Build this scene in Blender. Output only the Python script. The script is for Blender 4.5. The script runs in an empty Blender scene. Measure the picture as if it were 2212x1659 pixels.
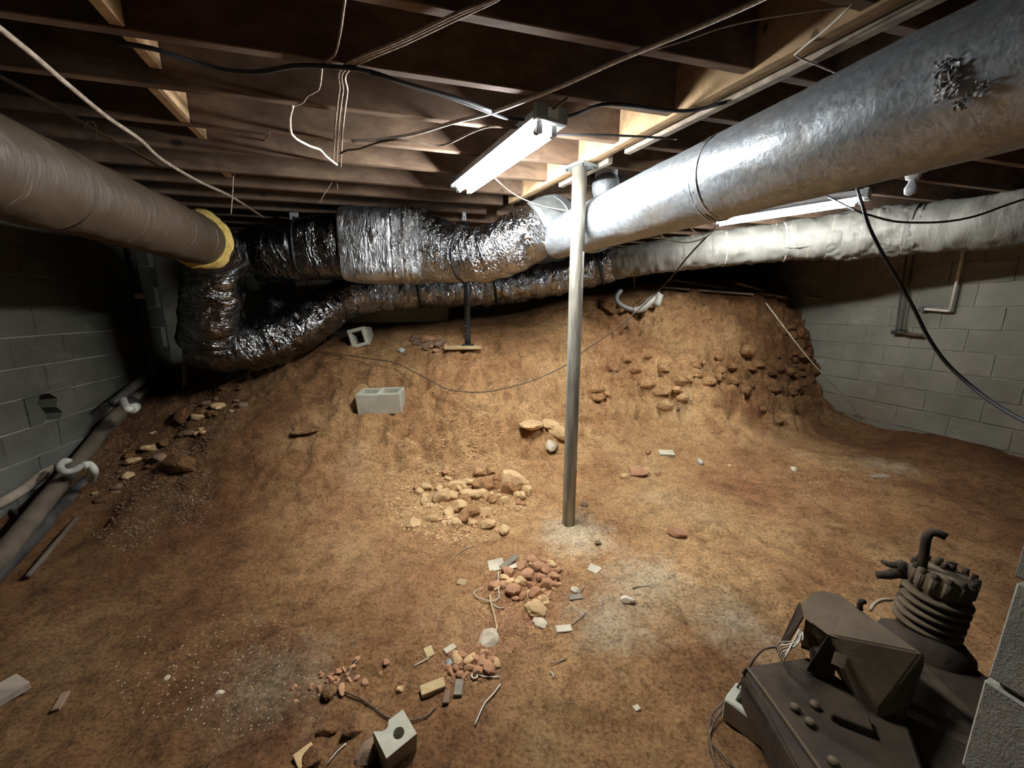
import bpy, bmesh, math, random
import numpy as np
from mathutils import Vector, Matrix
random.seed(7); rng = np.random.default_rng(5)
S = bpy.context.scene
COL = S.collection
# ---------------------------------------------------------------- camera, world, exposure
F = 831.0; TH = math.radians(11); CZ = 1.38
cam = bpy.data.objects.new('camera', bpy.data.cameras.new('camera')); COL.objects.link(cam)
cam.data.sensor_fit = 'HORIZONTAL'; cam.data.sensor_width = 36; cam.data.lens = 36 * F / 2212
cam.data.clip_start = 0.05
cam.location = (0, 0, CZ); cam.rotation_euler = (math.pi / 2 - TH, 0, 0); S.camera = cam
w = bpy.data.worlds.new('dark'); S.world = w; w.use_nodes = True
w.node_tree.nodes['Background'].inputs[0].default_value = (0.95, 0.97, 1, 1)
w.node_tree.nodes['Background'].inputs[1].default_value = 0.003
S.view_settings.view_transform = 'Standard'; S.view_settings.look = 'None'
S.view_settings.gamma = 1; S.view_settings.use_curve_mapping = False
S.view_settings.exposure = 1.25
TUBE_POWER = 150.0      # emission of the fluorescent tubes, the only lights of the place

# ---------------------------------------------------------------- pixel -> place helpers (surveying the photograph)
def ray(px, py):
    u = (px - 1106) / F; v = (829.5 - py) / F
    return Vector((u, math.cos(TH) + math.sin(TH) * v, -math.sin(TH) + math.cos(TH) * v))
def Z(px, py, z):
    d = ray(px, py); t = (z - CZ) / d.z
    return Vector((d.x * t, d.y * t, z))
def T(px, py, t):
    return Vector((0, 0, CZ)) + ray(px, py) * t
def onplane(px, py, p, n):
    d = ray(px, py); o = Vector((0, 0, CZ)); t = (Vector(p) - o).dot(n) / d.dot(n)
    return o + d * t

# ---------------------------------------------------------------- tags
def tag(o, label=None, cat=None, group=None, kind=None):
    if label: o['label'] = label
    if cat: o['category'] = cat
    if group: o['group'] = group
    if kind: o['kind'] = kind
    return o
def empty(name, loc, label=None, cat=None, group=None, kind=None, rz=0):
    o = bpy.data.objects.new(name, None); COL.objects.link(o); o.location = loc
    o.rotation_euler.z = rz; o.empty_display_size = .05
    return tag(o, label, cat, group, kind)
def link(name, me, m=None, parent=None, smooth=False, world=True):
    """link a mesh given in WORLD coordinates; parented objects are rebased on the parent's location"""
    if m is not None and not me.materials: me.materials.append(m)
    o = bpy.data.objects.new(name, me); COL.objects.link(o)
    if smooth: me.shade_smooth()
    if parent is not None:
        o.parent = parent
        if world:
            L = Matrix.Translation(parent.location)
            p = parent.parent
            o.matrix_parent_inverse = (wmat(parent)).inverted()
    return o
def wmat(o):
    m = Matrix.LocRotScale(o.location, o.rotation_euler, o.scale)
    if o.parent is not None: return wmat(o.parent) @ o.matrix_parent_inverse @ m
    return m
def pivot(o):
    """move a world-coordinate mesh's origin to the base of the thing"""
    me = o.data; n = len(me.vertices); a = np.empty(n * 3); me.vertices.foreach_get('co', a); a = a.reshape(-1, 3)
    c = np.array([(a[:, 0].min() + a[:, 0].max()) / 2, (a[:, 1].min() + a[:, 1].max()) / 2, a[:, 2].min()])
    me.vertices.foreach_set('co', (a - c).ravel()); o.location = c; me.update()
    return o
def mesh_from(name, v, f):
    me = bpy.data.meshes.new(name); me.from_pydata([tuple(p) for p in v], [], f); me.update(); return me
def bmo(bm, name):
    me = bpy.data.meshes.new(name); bmesh.ops.recalc_face_normals(bm, faces=bm.faces[:]); bm.to_mesh(me); bm.free(); return me

# ---------------------------------------------------------------- numpy noise
def _h(ix, iy, iz, s):
    n = (ix * 374761393 + iy * 668265263 + iz * 2147483647 + s * 144665) & 0xffffffff
    n = ((n ^ (n >> 13)) * 1274126177) & 0xffffffff
    return ((n ^ (n >> 16)) & 0xffff) / 65535.0
def vnoise(x, y, z=None, s=0):
    x = np.asarray(x, float); y = np.asarray(y, float); z = np.zeros_like(x) if z is None else np.asarray(z, float)
    ix, iy, iz = (np.floor(a).astype(np.int64) for a in (x, y, z))
    fx, fy, fz = x - ix, y - iy, z - iz
    fx, fy, fz = (a * a * (3 - 2 * a) for a in (fx, fy, fz))
    r = 0
    for a in (0, 1):
        for b in (0, 1):
            for c in (0, 1):
                r = r + _h(ix + a, iy + b, iz + c, s) * (fx if a else 1 - fx) * (fy if b else 1 - fy) * (fz if c else 1 - fz)
    return r * 2 - 1
def fbm(x, y, z=None, o=4, s=0, gain=.5):
    r = 0; a = 1
    for i in range(o):
        k = 2.03 ** i
        r = r + a * vnoise(x * k, y * k, None if z is None else z * k, s + i * 17); a *= gain
    return r

# ---------------------------------------------------------------- materials
def newmat(name):
    m = bpy.data.materials.new(name); m.use_nodes = True; nt = m.node_tree
    return m, nt, nt.nodes['Principled BSDF']
def nd(nt, t, **kw):
    n = nt.nodes.new(t)
    for k, v in kw.items():
        if k in n.inputs: n.inputs[k].default_value = v
        else: setattr(n, k, v)
    return n
def ramp(nt, fac, stops):
    r = nt.nodes.new('ShaderNodeValToRGB'); nt.links.new(fac, r.inputs[0])
    e = r.color_ramp.elements
    while len(e) < len(stops): e.new(.5)
    for i, (p, c) in enumerate(stops):
        e[i].position = p; e[i].color = (*c, 1) if len(c) == 3 else c
    return r.outputs[0]
def coords(nt, kind='Object', scale=(1, 1, 1), rot=(0, 0, 0)):
    tc = nt.nodes.new('ShaderNodeTexCoord')
    if kind == 'World':
        g = nt.nodes.new('ShaderNodeNewGeometry'); src = g.outputs['Position']
    else: src = tc.outputs[kind]
    mp = nt.nodes.new('ShaderNodeMapping'); nt.links.new(src, mp.inputs[0])
    mp.inputs['Scale'].default_value = scale; mp.inputs['Rotation'].default_value = rot
    return mp.outputs[0]
def noise(nt, vec, scale, detail=6, rough=.6, dist=0):
    n = nd(nt, 'ShaderNodeTexNoise', Scale=scale, Detail=detail, Roughness=rough, Distortion=dist); nt.links.new(vec, n.inputs['Vector'])
    return n.outputs['Fac']
def mix(nt, fac, a, b, mode='MIX'):
    n = nt.nodes.new('ShaderNodeMix'); n.data_type = 'RGBA'; n.blend_type = mode
    for s, v in ((n.inputs[0], fac), (n.inputs[6], a), (n.inputs[7], b)):
        if hasattr(v, 'is_linked') or isinstance(v, bpy.types.NodeSocket): nt.links.new(v, s)
        else: s.default_value = (*v, 1) if isinstance(v, tuple) and len(v) == 3 else v
    return n.outputs[2]
def math_(nt, op, a, b=0.0, clamp=False):
    n = nt.nodes.new('ShaderNodeMath'); n.operation = op; n.use_clamp = clamp
    for s, v in ((n.inputs[0], a), (n.inputs[1], b)):
        if isinstance(v, bpy.types.NodeSocket): nt.links.new(v, s)
        else: s.default_value = v
    return n.outputs[0]
def bump(nt, h, strength, dist, prev=None):
    b = nd(nt, 'ShaderNodeBump', Strength=strength, Distance=dist); nt.links.new(h, b.inputs['Height'])
    if prev is not None: nt.links.new(prev, b.inputs['Normal'])
    return b.outputs[0]
def simple(name, c1, c2, scale=8, rough=.8, metal=0, bs=.3, bscale=60, bdist=.004, kind='World', st=(1, 1, 1), p=(.35, .65), bst=None):
    m, nt, P = newmat(name); v = coords(nt, kind, st)
    nt.links.new(ramp(nt, noise(nt, v, scale), [(p[0], c1), (p[1], c2)]), P.inputs['Base Color'])
    P.inputs['Roughness'].default_value = rough; P.inputs['Metallic'].default_value = metal
    if bs: nt.links.new(bump(nt, noise(nt, coords(nt, kind, bst or st), bscale, 5, .65), bs, bdist), P.inputs['Normal'])
    return m

def clay_mat():
    m, nt, P = newmat('red_clay_dirt'); v = coords(nt, 'World')
    base = ramp(nt, noise(nt, v, 1.3, 8, .62, .3), [(.3, (.33, .165, .072)), (.44, (.55, .305, .135)), (.58, (.69, .425, .195)), (.72, (.75, .51, .27))])
    # redder, more iron-stained soil patches
    red = ramp(nt, noise(nt, coords(nt, 'World', rot=(0, 0, 1)), .85, 5, .55, .5), [(.52, (0, 0, 0)), (.68, (1, 1, 1))])
    c = mix(nt, math_(nt, 'MULTIPLY', red, .5), base, (.36, .145, .066))
    # pale lime / dust staining around the column foot and along the traffic path: a stain in the soil
    geo = nt.nodes.new('ShaderNodeNewGeometry')
    def blob(p, r):
        vm = nt.nodes.new('ShaderNodeVectorMath'); vm.operation = 'DISTANCE'; nt.links.new(geo.outputs['Position'], vm.inputs[0]); vm.inputs[1].default_value = p
        mr = nd(nt, 'ShaderNodeMapRange'); mr.inputs[1].default_value = r; mr.inputs[2].default_value = r * .1; mr.inputs[3].default_value = 0; mr.inputs[4].default_value = 1
        nt.links.new(vm.outputs['Value'], mr.inputs[0]); return mr.outputs[0]
    b = math_(nt, 'MULTIPLY', blob((.40, 2.2, 0), .42), 1.25)
    for p, r in (((.7, 1.75, 0), .5), ((.45, 1.5, 0), .45), ((3.2, 3.1, .1), .5), ((-.9, 1.2, 0), .45), ((1.0, 1.5, 0), .4)):
        b = math_(nt, 'MAXIMUM', b, blob(p, r))
    n2 = noise(nt, v, 9, 8, .7, .4)
    dust = ramp(nt, math_(nt, 'ADD', math_(nt, 'MULTIPLY', b, .42), math_(nt, 'MULTIPLY', n2, .62)), [(.50, (0, 0, 0)), (.76, (1, 1, 1))])
    c = mix(nt, math_(nt, 'MULTIPLY', dust, .85), c, (.80, .64, .42))
    # light falloff painted into the soil colour: darkened toward the walls and entry side
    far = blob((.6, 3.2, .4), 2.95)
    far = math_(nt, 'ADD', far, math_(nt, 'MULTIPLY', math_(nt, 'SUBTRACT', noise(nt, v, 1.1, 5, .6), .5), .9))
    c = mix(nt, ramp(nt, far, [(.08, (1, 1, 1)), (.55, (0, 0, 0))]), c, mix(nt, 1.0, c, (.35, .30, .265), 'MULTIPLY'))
    # fine speckle
    sp = ramp(nt, noise(nt, v, 70, 3, .7), [(.36, (.4, .36, .32)), (.5, (1, 1, 1)), (.68, (1.3, 1.3, 1.3))])
    c = mix(nt, .7, c, sp, 'MULTIPLY')
    bl = ramp(nt, noise(nt, v, 11, 8, .7, .6), [(.33, (.5, .45, .42)), (.52, (1, 1, 1)), (.7, (1.18, 1.18, 1.16))])
    c = mix(nt, .8, c, bl, 'MULTIPLY')
    # steep cut face is fresher ochre
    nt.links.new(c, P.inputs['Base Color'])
    P.inputs['Roughness'].default_value = .95; P.inputs['Specular IOR Level'].default_value = .2
    h = noise(nt, v, 14, 10, .68, .3)
    bn = bump(nt, h, 1.0, .05)
    bn = bump(nt, noise(nt, v, 38, 6, .7, .5), .8, .015, bn)
    vo = nd(nt, 'ShaderNodeTexVoronoi', Scale=55.0); nt.links.new(v, vo.inputs['Vector'])
    bn = bump(nt, vo.outputs['Distance'], .35, .006, bn)
    bn = bump(nt, noise(nt, v, 160, 3, .6), .5, .004, bn)
    nt.links.new(bn, P.inputs['Normal'])
    return m
def block_mat(name, a, b2, stain):
    m, nt, P = newmat(name); v = coords(nt, 'World')
    oi = nt.nodes.new('ShaderNodeObjectInfo')
    c = ramp(nt, noise(nt, v, 2.2, 7, .6), [(.3, a), (.7, b2)])
    c = mix(nt, .5, c, ramp(nt, oi.outputs['Random'], [(0, (.72, .72, .7)), (1, (1.1, 1.08, 1.05))]), 'MULTIPLY')
    sz = nt.nodes.new('ShaderNodeSeparateXYZ'); g = nt.nodes.new('ShaderNodeNewGeometry'); nt.links.new(g.outputs['Position'], sz.inputs[0])
    low = nd(nt, 'ShaderNodeMapRange'); low.inputs[1].default_value = .75; low.inputs[2].default_value = .15; nt.links.new(sz.outputs[2], low.inputs[0])
    st = math_(nt, 'MULTIPLY', low.outputs[0], ramp(nt, noise(nt, v, 1.6, 5), [(.42, (0, 0, 0)), (.62, (1, 1, 1))]), True)
    c = mix(nt, math_(nt, 'MULTIPLY', st, .55), c, stain)
    sm = ramp(nt, noise(nt, coords(nt, 'World', (1, 1, 2.2)), 2.6, 8, .68, .8), [(.55, (0, 0, 0)), (.68, (1, 1, 1))])
    c = mix(nt, math_(nt, 'MULTIPLY', sm, .35), c, tuple(x * 1.45 for x in b2))
    nt.links.new(c, P.inputs['Base Color']); P.inputs['Roughness'].default_value = .95; P.inputs['Specular IOR Level'].default_value = .15
    bn = bump(nt, noise(nt, v, 25, 6, .7), .35, .008); bn = bump(nt, noise(nt, v, 230, 3, .7), .55, .003, bn)
    nt.links.new(bn, P.inputs['Normal']); return m
def wood_mat(name, a, b2, rot=math.radians(15)):
    m, nt, P = newmat(name); v = coords(nt, 'World', (1.2, 14, 9), (0, 0, -rot))
    c = ramp(nt, noise(nt, v, 1.6, 7, .6, .8), [(.3, a), (.7, b2)])
    kn = nd(nt, 'ShaderNodeTexVoronoi', Scale=1.0); nt.links.new(coords(nt, 'World', (2.2, 9, 5), (0, 0, -rot)), kn.inputs['Vector'])
    c = mix(nt, ramp(nt, kn.outputs['Distance'], [(.06, (1, 1, 1)), (.12, (0, 0, 0))]), c, tuple(x * .35 for x in a))
    blot = ramp(nt, noise(nt, coords(nt, 'World', (1.5, 3, 3)), 2.2, 4), [(.35, (.55, .5, .5)), (.6, (1, 1, 1))])
    c = mix(nt, .8, c, blot, 'MULTIPLY')
    nt.links.new(c, P.inputs['Base Color']); P.inputs['Roughness'].default_value = .85
    nt.links.new(bump(nt, noise(nt, v, 3, 6), .3, .003), P.inputs['Normal']); return m
def foil_mat(name, tint, rough, sc=22, bs=.9, bd=.012):
    m, nt, P = newmat(name); v = coords(nt, 'UV', (1, 1, 1))
    P.inputs['Metallic'].default_value = 1
    dirt = ramp(nt, noise(nt, v, 5, 6, .7), [(.35, tuple(x * .62 for x in tint)), (.65, tint)])
    nt.links.new(dirt, P.inputs['Base Color'])
    nt.links.new(math_(nt, 'MULTIPLY_ADD', noise(nt, v, 9, 5), .25) if False else ramp(nt, noise(nt, v, 9, 5), [(.3, (rough * .7,) * 3), (.7, (rough * 1.8,) * 3)]), P.inputs['Roughness'])
    # sharp creases running around the sleeve, plus soft dents
    def crease(sc_, asp, d_):
        n_ = noise(nt, coords(nt, 'UV', asp), sc_, 4, .6, d_)
        return ramp(nt, n_, [(.40, (0, 0, 0)), (.5, (1, 1, 1)), (.60, (0, 0, 0))])
    bn = bump(nt, noise(nt, v, 4, 3, .5, 1.0), .5, .06)
    bn = bump(nt, crease(sc * .22, (2.6, .75, 1), 1.5), bs, bd, bn)
    bn = bump(nt, crease(sc * .55, (1.6, .9, 1), .8), bs * .6, bd * .4, bn)
    nt.links.new(bn, P.inputs['Normal']); return m
def galv_mat():
    m, nt, P = newmat('galvanised_sheet'); v = coords(nt, 'UV')
    P.inputs['Metallic'].default_value = .55
    vo = nd(nt, 'ShaderNodeTexVoronoi', Scale=55.0); nt.links.new(v, vo.inputs['Vector'])
    sp = nt.nodes.new('ShaderNodeSeparateColor'); nt.links.new(vo.outputs['Color'], sp.inputs[0])
    c = ramp(nt, sp.outputs[0], [(0, (.28, .31, .33)), (1, (.40, .43, .45))])
    rust = ramp(nt, noise(nt, coords(nt, 'UV', (.6, 1.2, 1)), 3.2, 7, .65), [(.5, (0, 0, 0)), (.72, (1, 1, 1))])
    c = mix(nt, math_(nt, 'MULTIPLY', rust, .6), c, (.27, .22, .13))
    nt.links.new(c, P.inputs['Base Color'])
    nt.links.new(ramp(nt, noise(nt, v, 60, 4), [(.3, (.36,) * 3), (.7, (.52,) * 3)]), P.inputs['Roughness'])
    bn = bump(nt, noise(nt, v, 42, 4, .6, .5), .4, .0045)
    bn = bump(nt, noise(nt, v, 6, 4), .3, .015, bn)
    nt.links.new(bn, P.inputs['Normal']); return m
def wrap_mat(name, a, b2, scuff, amt):
    m, nt, P = newmat(name); v = coords(nt, 'UV')
    c = ramp(nt, noise(nt, v, 2.5, 7, .6), [(.3, a), (.7, b2)])
    sc = ramp(nt, noise(nt, coords(nt, 'UV', (7, .9, 1)), 3.5, 7, .75, 1.0), [(amt, (0, 0, 0)), (amt + .1, (1, 1, 1))])
    c = mix(nt, math_(nt, 'MULTIPLY', sc, .75), c, scuff)
    nt.links.new(c, P.inputs['Base Color']); P.inputs['Roughness'].default_value = .62
    bn = bump(nt, noise(nt, coords(nt, 'UV', (3, .8, 1)), 6, 6, .65, .8), .6, .02)
    nt.links.new(bn, P.inputs['Normal']); return m
def emit_mat(name, c, s):
    m, nt, P = newmat(name); P.inputs['Base Color'].default_value = (.9, .9, .9, 1)
    P.inputs['Emission Color'].default_value = (*c, 1); P.inputs['Emission Strength'].default_value = s; return m

M = {}
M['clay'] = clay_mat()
M['block'] = block_mat('grey_masonry_block', (.155, .15, .12), (.25, .24, .192), (.27, .18, .10))
M['block_left'] = block_mat('dimmed_masonry_block', (.056, .057, .043), (.104, .102, .078), (.17, .165, .155))  # block colour darkened; the left wall's weaker light is painted in
M['mortar'] = simple('old_mortar', (.19, .185, .15), (.30, .285, .235), 12, .95, 0, .5, 80)
M['joist'] = wood_mat('brown_pine_joist', (.105, .062, .037), (.22, .146, .09))
M['beam'] = wood_mat('pale_pine_beam', (.36, .23, .11), (.54, .37, .20), math.radians(-63))
M['oldwood'] = wood_mat('grey_weathered_wood', (.23, .18, .13), (.42, .35, .26), math.radians(-40))
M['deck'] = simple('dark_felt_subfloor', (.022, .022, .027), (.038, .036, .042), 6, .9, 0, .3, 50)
M['foil'] = foil_mat('wrinkled_foil_sleeve', (.60, .61, .62), .16)
M['foil_dark'] = foil_mat('darkened_foil_sleeve', (.25, .25, .245), .17, 13, .8)  # same foil; its dark reflections are put into the tint
M['foil_tape'] = foil_mat('crumpled_foil_tape', (.88, .89, .9), .24, 40, 1.0, .012)
M['foil_flat'] = foil_mat('taut_foil_board', (.74, .75, .76), .34, 30, .5, .006)
M['galv'] = galv_mat()
M['galv_dull'] = simple('dull_grey_sheet_metal', (.27, .29, .28), (.40, .42, .40), 10, .55, .35, .3, 40)
M['brownwrap'] = wrap_mat('brown_vinyl_insulation', (.032, .020, .008), (.054, .035, .016), (.15, .122, .083), .585)
M['greywrap'] = wrap_mat('grey_cloth_insulation', (.12, .12, .105), (.23, .222, .185), (.36, .32, .24), .56)
M['fibre'] = simple('yellow_fibreglass', (.46, .32, .07), (.66, .50, .16), 30, .95, 0, 1, 70, .01)
M['pole'] = simple('worn_painted_steel', (.16, .145, .115), (.36, .335, .27), 5, .45, .35, .3, 60, .002, st=(7, 7, .6), p=(.38, .66))
M['darksteel'] = simple('blue_black_steel', (.03, .04, .05), (.08, .09, .10), 6, .4, .6, .2)
M['castiron'] = simple('dusty_cast_iron', (.022, .0135, .007), (.052, .033, .018), 9, .85, .15, .6, 50, .006)
M['dustlid'] = simple('tan_dust_on_metal', (.068, .047, .025), (.12, .086, .048), 5, .9, 0, .4, 60, .004)
M['darkpipe'] = simple('black_iron_pipe', (.03, .027, .025), (.085, .076, .066), 8, .7, .2, .5, 50)
M['brownpipe'] = simple('dirty_brown_pipe', (.06, .044, .03), (.13, .10, .068), 6, .8, 0, .5, 50)
M['pvc'] = simple('white_pvc', (.40, .39, .34), (.58, .56, .49), 9, .45, 0, .1, 40)
M['tanpipe'] = simple('tan_plastic_pipe', (.30, .24, .16), (.42, .35, .25), 6, .6)
M['blackrub'] = simple('black_rubber_cable', (.012, .013, .016), (.03, .03, .034), 12, .55, 0, .1)
M['tancable'] = simple('dusty_cloth_cable', (.22, .17, .12), (.42, .35, .27), 40, .85, 0, .6, 200, .002)
M['whitecable'] = simple('cream_cable', (.50, .46, .37), (.66, .61, .50), 30, .7, 0, .2)
M['armour'] = simple('grey_armoured_cable', (.42, .41, .39), (.70, .68, .64), 90, .55, .3, .8, 160, .003)
M['rustwire'] = simple('dark_rusty_wire', (.07, .045, .03), (.14, .10, .07), 30, .7, .3, .2)
M['fixture'] = simple('white_enamel', (.45, .46, .46), (.58, .59, .59), 6, .4, 0, .05)
M['label'] = simple('paper_sticker', (.75, .74, .66), (.82, .81, .74), 6, .7, 0, 0)
M['tube'] = emit_mat('lit_fluorescent_tube', (.96, .98, 1.0), TUBE_POWER)
M['black'] = simple('black_strap', (.01, .01, .012), (.02, .02, .022), 6, .6, 0, 0)
M['stone_ochre'] = simple('ochre_clay_clod', (.44, .28, .13), (.64, .44, .22), 7, .95, 0, .7, 45, .008)
M['stone_red'] = simple('red_clay_clod', (.28, .13, .065), (.46, .25, .13), 7, .95, 0, .7, 45, .008)
M['stone_pale'] = simple('pale_quartz_stone', (.44, .36, .25), (.62, .53, .39), 9, .9, 0, .6, 50, .006)
M['stone_dark'] = simple('dark_brown_stone', (.12, .07, .04), (.22, .14, .085), 9, .95, 0, .6, 50, .006)
M['chip'] = wood_mat('yellow_wood_chip', (.42, .30, .13), (.62, .48, .25), 1.0)
M['greychip'] = simple('grey_slate_chip', (.15, .125, .09), (.23, .195, .14), 10, .85)
M['whitechip'] = simple('off_white_scrap', (.42, .36, .25), (.6, .53, .39), 10, .8, 0, .2)
M['glass'] = simple('frosted_bulb_glass', (.45, .46, .48), (.55, .56, .58), 3, .15, 0, 0)
M['pier'] = block_mat('brightened_grey_pier_block', (.27, .265, .225), (.40, .385, .33), (.3, .22, .13))  # same block, colour raised to make up for light missing on the pier
M['loose'] = block_mat('pale_green_grey_block', (.33, .33, .26), (.50, .49, .39), (.40, .30, .17))

# ---------------------------------------------------------------- geometry helpers
def spline(pts, step):
    P = [Vector(p) for p in pts]
    if len(P) == 2:
        n = max(1, int((P[1] - P[0]).length / step)); return [P[0].lerp(P[1], i / n) for i in range(n + 1)], [i / n for i in range(n + 1)]
    Q = [P[0] * 2 - P[1]] + P + [P[-1] * 2 - P[-2]]
    out = []; par = []
    for i in range(1, len(Q) - 2):
        a, b, c, d = Q[i - 1:i + 3]; n = max(1, int((c - b).length / step))
        for k in range(n):
            t = k / n
            out.append(.5 * ((2 * b) + (c - a) * t + (2 * a - 5 * b + 4 * c - d) * t * t + (3 * b - a - 3 * c + d) * t ** 3)); par.append(i - 1 + t)
    out.append(P[-1]); par.append(len(P) - 1)
    return out, [p / (len(P) - 1) for p in par]
def tube_mesh(name, pts, r, seg=12, step=.05, disp=None, caps=True, sq=0.0, lin=False):
    """r: number or list per control point. disp(s, a, P)->dr arrays. sq: squareness 0..1"""
    if lin: pp = [Vector(p) for p in pts]; par = [i / (len(pp) - 1) for i in range(len(pp))]
    else: pp, par = spline(pts, step)
    n = len(pp); rr = r if isinstance(r, (list, tuple)) else [r] * 2
    R = np.interp(par, np.linspace(0, 1, len(rr)), rr)
    SQ = np.interp(par, np.linspace(0, 1, len(sq)), sq) if isinstance(sq, (list, tuple)) else np.full(n, sq)
    up = Vector((0, 0, 1)); V = np.zeros((n, seg, 3)); s = 0; prev = None; Sx = []
    for i in range(n):
        t = (pp[min(i + 1, n - 1)] - pp[max(i - 1, 0)]).normalized()
        if prev is None:
            u = up if abs(t.z) < .9 else Vector((0, 1, 0))
            nrm = (u - t * u.dot(t)).normalized()
        else: nrm = (prev - t * prev.dot(t)).normalized()
        prev = nrm; bi = t.cross(nrm)
        if i: s += (pp[i] - pp[i - 1]).length
        Sx.append(s)
        a = np.arange(seg) / seg * 2 * math.pi
        rad = np.full(seg, R[i])
        if SQ[i] > 0:
            e = 2 + 6 * SQ[i]; rad = R[i] / (np.abs(np.cos(a)) ** e + np.abs(np.sin(a)) ** e) ** (1 / e)
        V[i] = np.array(pp[i]) + rad[:, None] * (np.cos(a)[:, None] * np.array(nrm) + np.sin(a)[:, None] * np.array(bi))
    if disp is not None:
        A = np.tile(np.arange(seg) / seg * 2 * math.pi, (n, 1)); SS = np.tile(np.array(Sx)[:, None], (1, seg))
        ctr = np.array([np.array(p) for p in pp])[:, None, :]
        d = disp(SS, A, V); dirv = V - ctr; dirv /= np.linalg.norm(dirv, axis=2, keepdims=True) + 1e-9
        V = V + dirv * d[..., None]
    verts = V.reshape(-1, 3).tolist(); faces = []; uvs = []
    Rm = float(np.mean(R))
    for i in range(n - 1):
        for j in range(seg):
            k = (j + 1) % seg
            faces.append((i * seg + j, (i + 1) * seg + j, (i + 1) * seg + k, i * seg + k))
            v0 = j / seg * 6.283 * Rm; v1 = (j + 1) / seg * 6.283 * Rm
            uvs += [(Sx[i], v0), (Sx[i + 1], v0), (Sx[i + 1], v1), (Sx[i], v1)]
    if caps:
        faces.append(tuple(range(seg))); uvs += [(0, 0)] * seg
        faces.append(tuple((n - 1) * seg + j for j in reversed(range(seg)))); uvs += [(0, 0)] * seg
    me = mesh_from(name, verts, faces)
    ul = me.uv_layers.new(name='UV'); ul.data.foreach_set('uv', np.array(uvs, dtype=np.float32).ravel())
    return me
def tube(name, pts, r, mat, parent=None, seg=12, step=.05, smooth=True, **kw):
    o = link(name, tube_mesh(name, pts, r, seg, step, **kw), mat, parent, smooth)
    if parent is None: pivot(o)
    return o
def box_bm(bm, c, s, mat=None, bev=0):
    r = bmesh.ops.create_cube(bm, size=1.0); vs = r['verts']
    bmesh.ops.scale(bm, vec=s, verts=vs)
    if bev: 
        es = list({e for v in vs for e in v.link_edges})
        q = bmesh.ops.bevel(bm, geom=es, offset=bev, segments=1, affect='EDGES'); vs = list({v for f in q['faces'] for v in f.verts} | {v for v in vs if v.is_valid})
    vs = [v for v in vs if v.is_valid]
    if mat is not None: bmesh.ops.transform(bm, matrix=mat, verts=vs)
    bmesh.ops.translate(bm, vec=c, verts=vs)
    return vs
def box(name, c, s, m, parent=None, rot=None, bev=.003):
    bm = bmesh.new(); box_bm(bm, (0, 0, 0), s, None, bev)
    if rot is not None: bmesh.ops.transform(bm, matrix=rot, verts=bm.verts[:])
    bmesh.ops.translate(bm, vec=c, verts=bm.verts[:])
    o = link(name, bmo(bm, name), m, parent)
    if parent is None: pivot(o)
    return o
def hull(name, pts, m, parent=None, bev=0, smooth=False):
    bm = bmesh.new()
    for p in pts: bm.verts.new(p)
    r = bmesh.ops.convex_hull(bm, input=bm.verts[:])
    bmesh.ops.delete(bm, geom=[v for v in bm.verts if not v.link_faces], context='VERTS')
    bmesh.ops.dissolve_limit(bm, angle_limit=.03, verts=bm.verts[:], edges=bm.edges[:])
    if bev: bmesh.ops.bevel(bm, geom=bm.edges[:], offset=bev, segments=2, affect='EDGES')
    o = link(name, bmo(bm, name), m, parent, smooth)
    if parent is None: pivot(o)
    return o
def sheet(name, pts, th, m, parent=None):
    """flat polygon given thickness along its normal"""
    P = [Vector(p) for p in pts]; n = (P[1] - P[0]).cross(P[-1] - P[0]).normalized() * th
    k = len(P); v = P + [p + n for p in P]
    f = [tuple(range(k)), tuple(reversed(range(k, 2 * k)))] + [(i, k + i, k + (i + 1) % k, (i + 1) % k) for i in range(k)]
    me = mesh_from(name, v, f); bm = bmesh.new(); bm.from_mesh(me)
    o = link(name, bmo(bm, name), m, parent)
    if parent is None: pivot(o)
    return o
def RZ(a): return Matrix.Rotation(a, 4, 'Z')
PHI = math.radians(15)
RX = Vector((math.cos(PHI), math.sin(PHI), 0))     # direction of the joists and the far wall
FW = Vector((-math.sin(PHI), math.cos(PHI), 0))    # direction of the side walls
JZ = 2.19; DZ = 2.42

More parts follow.
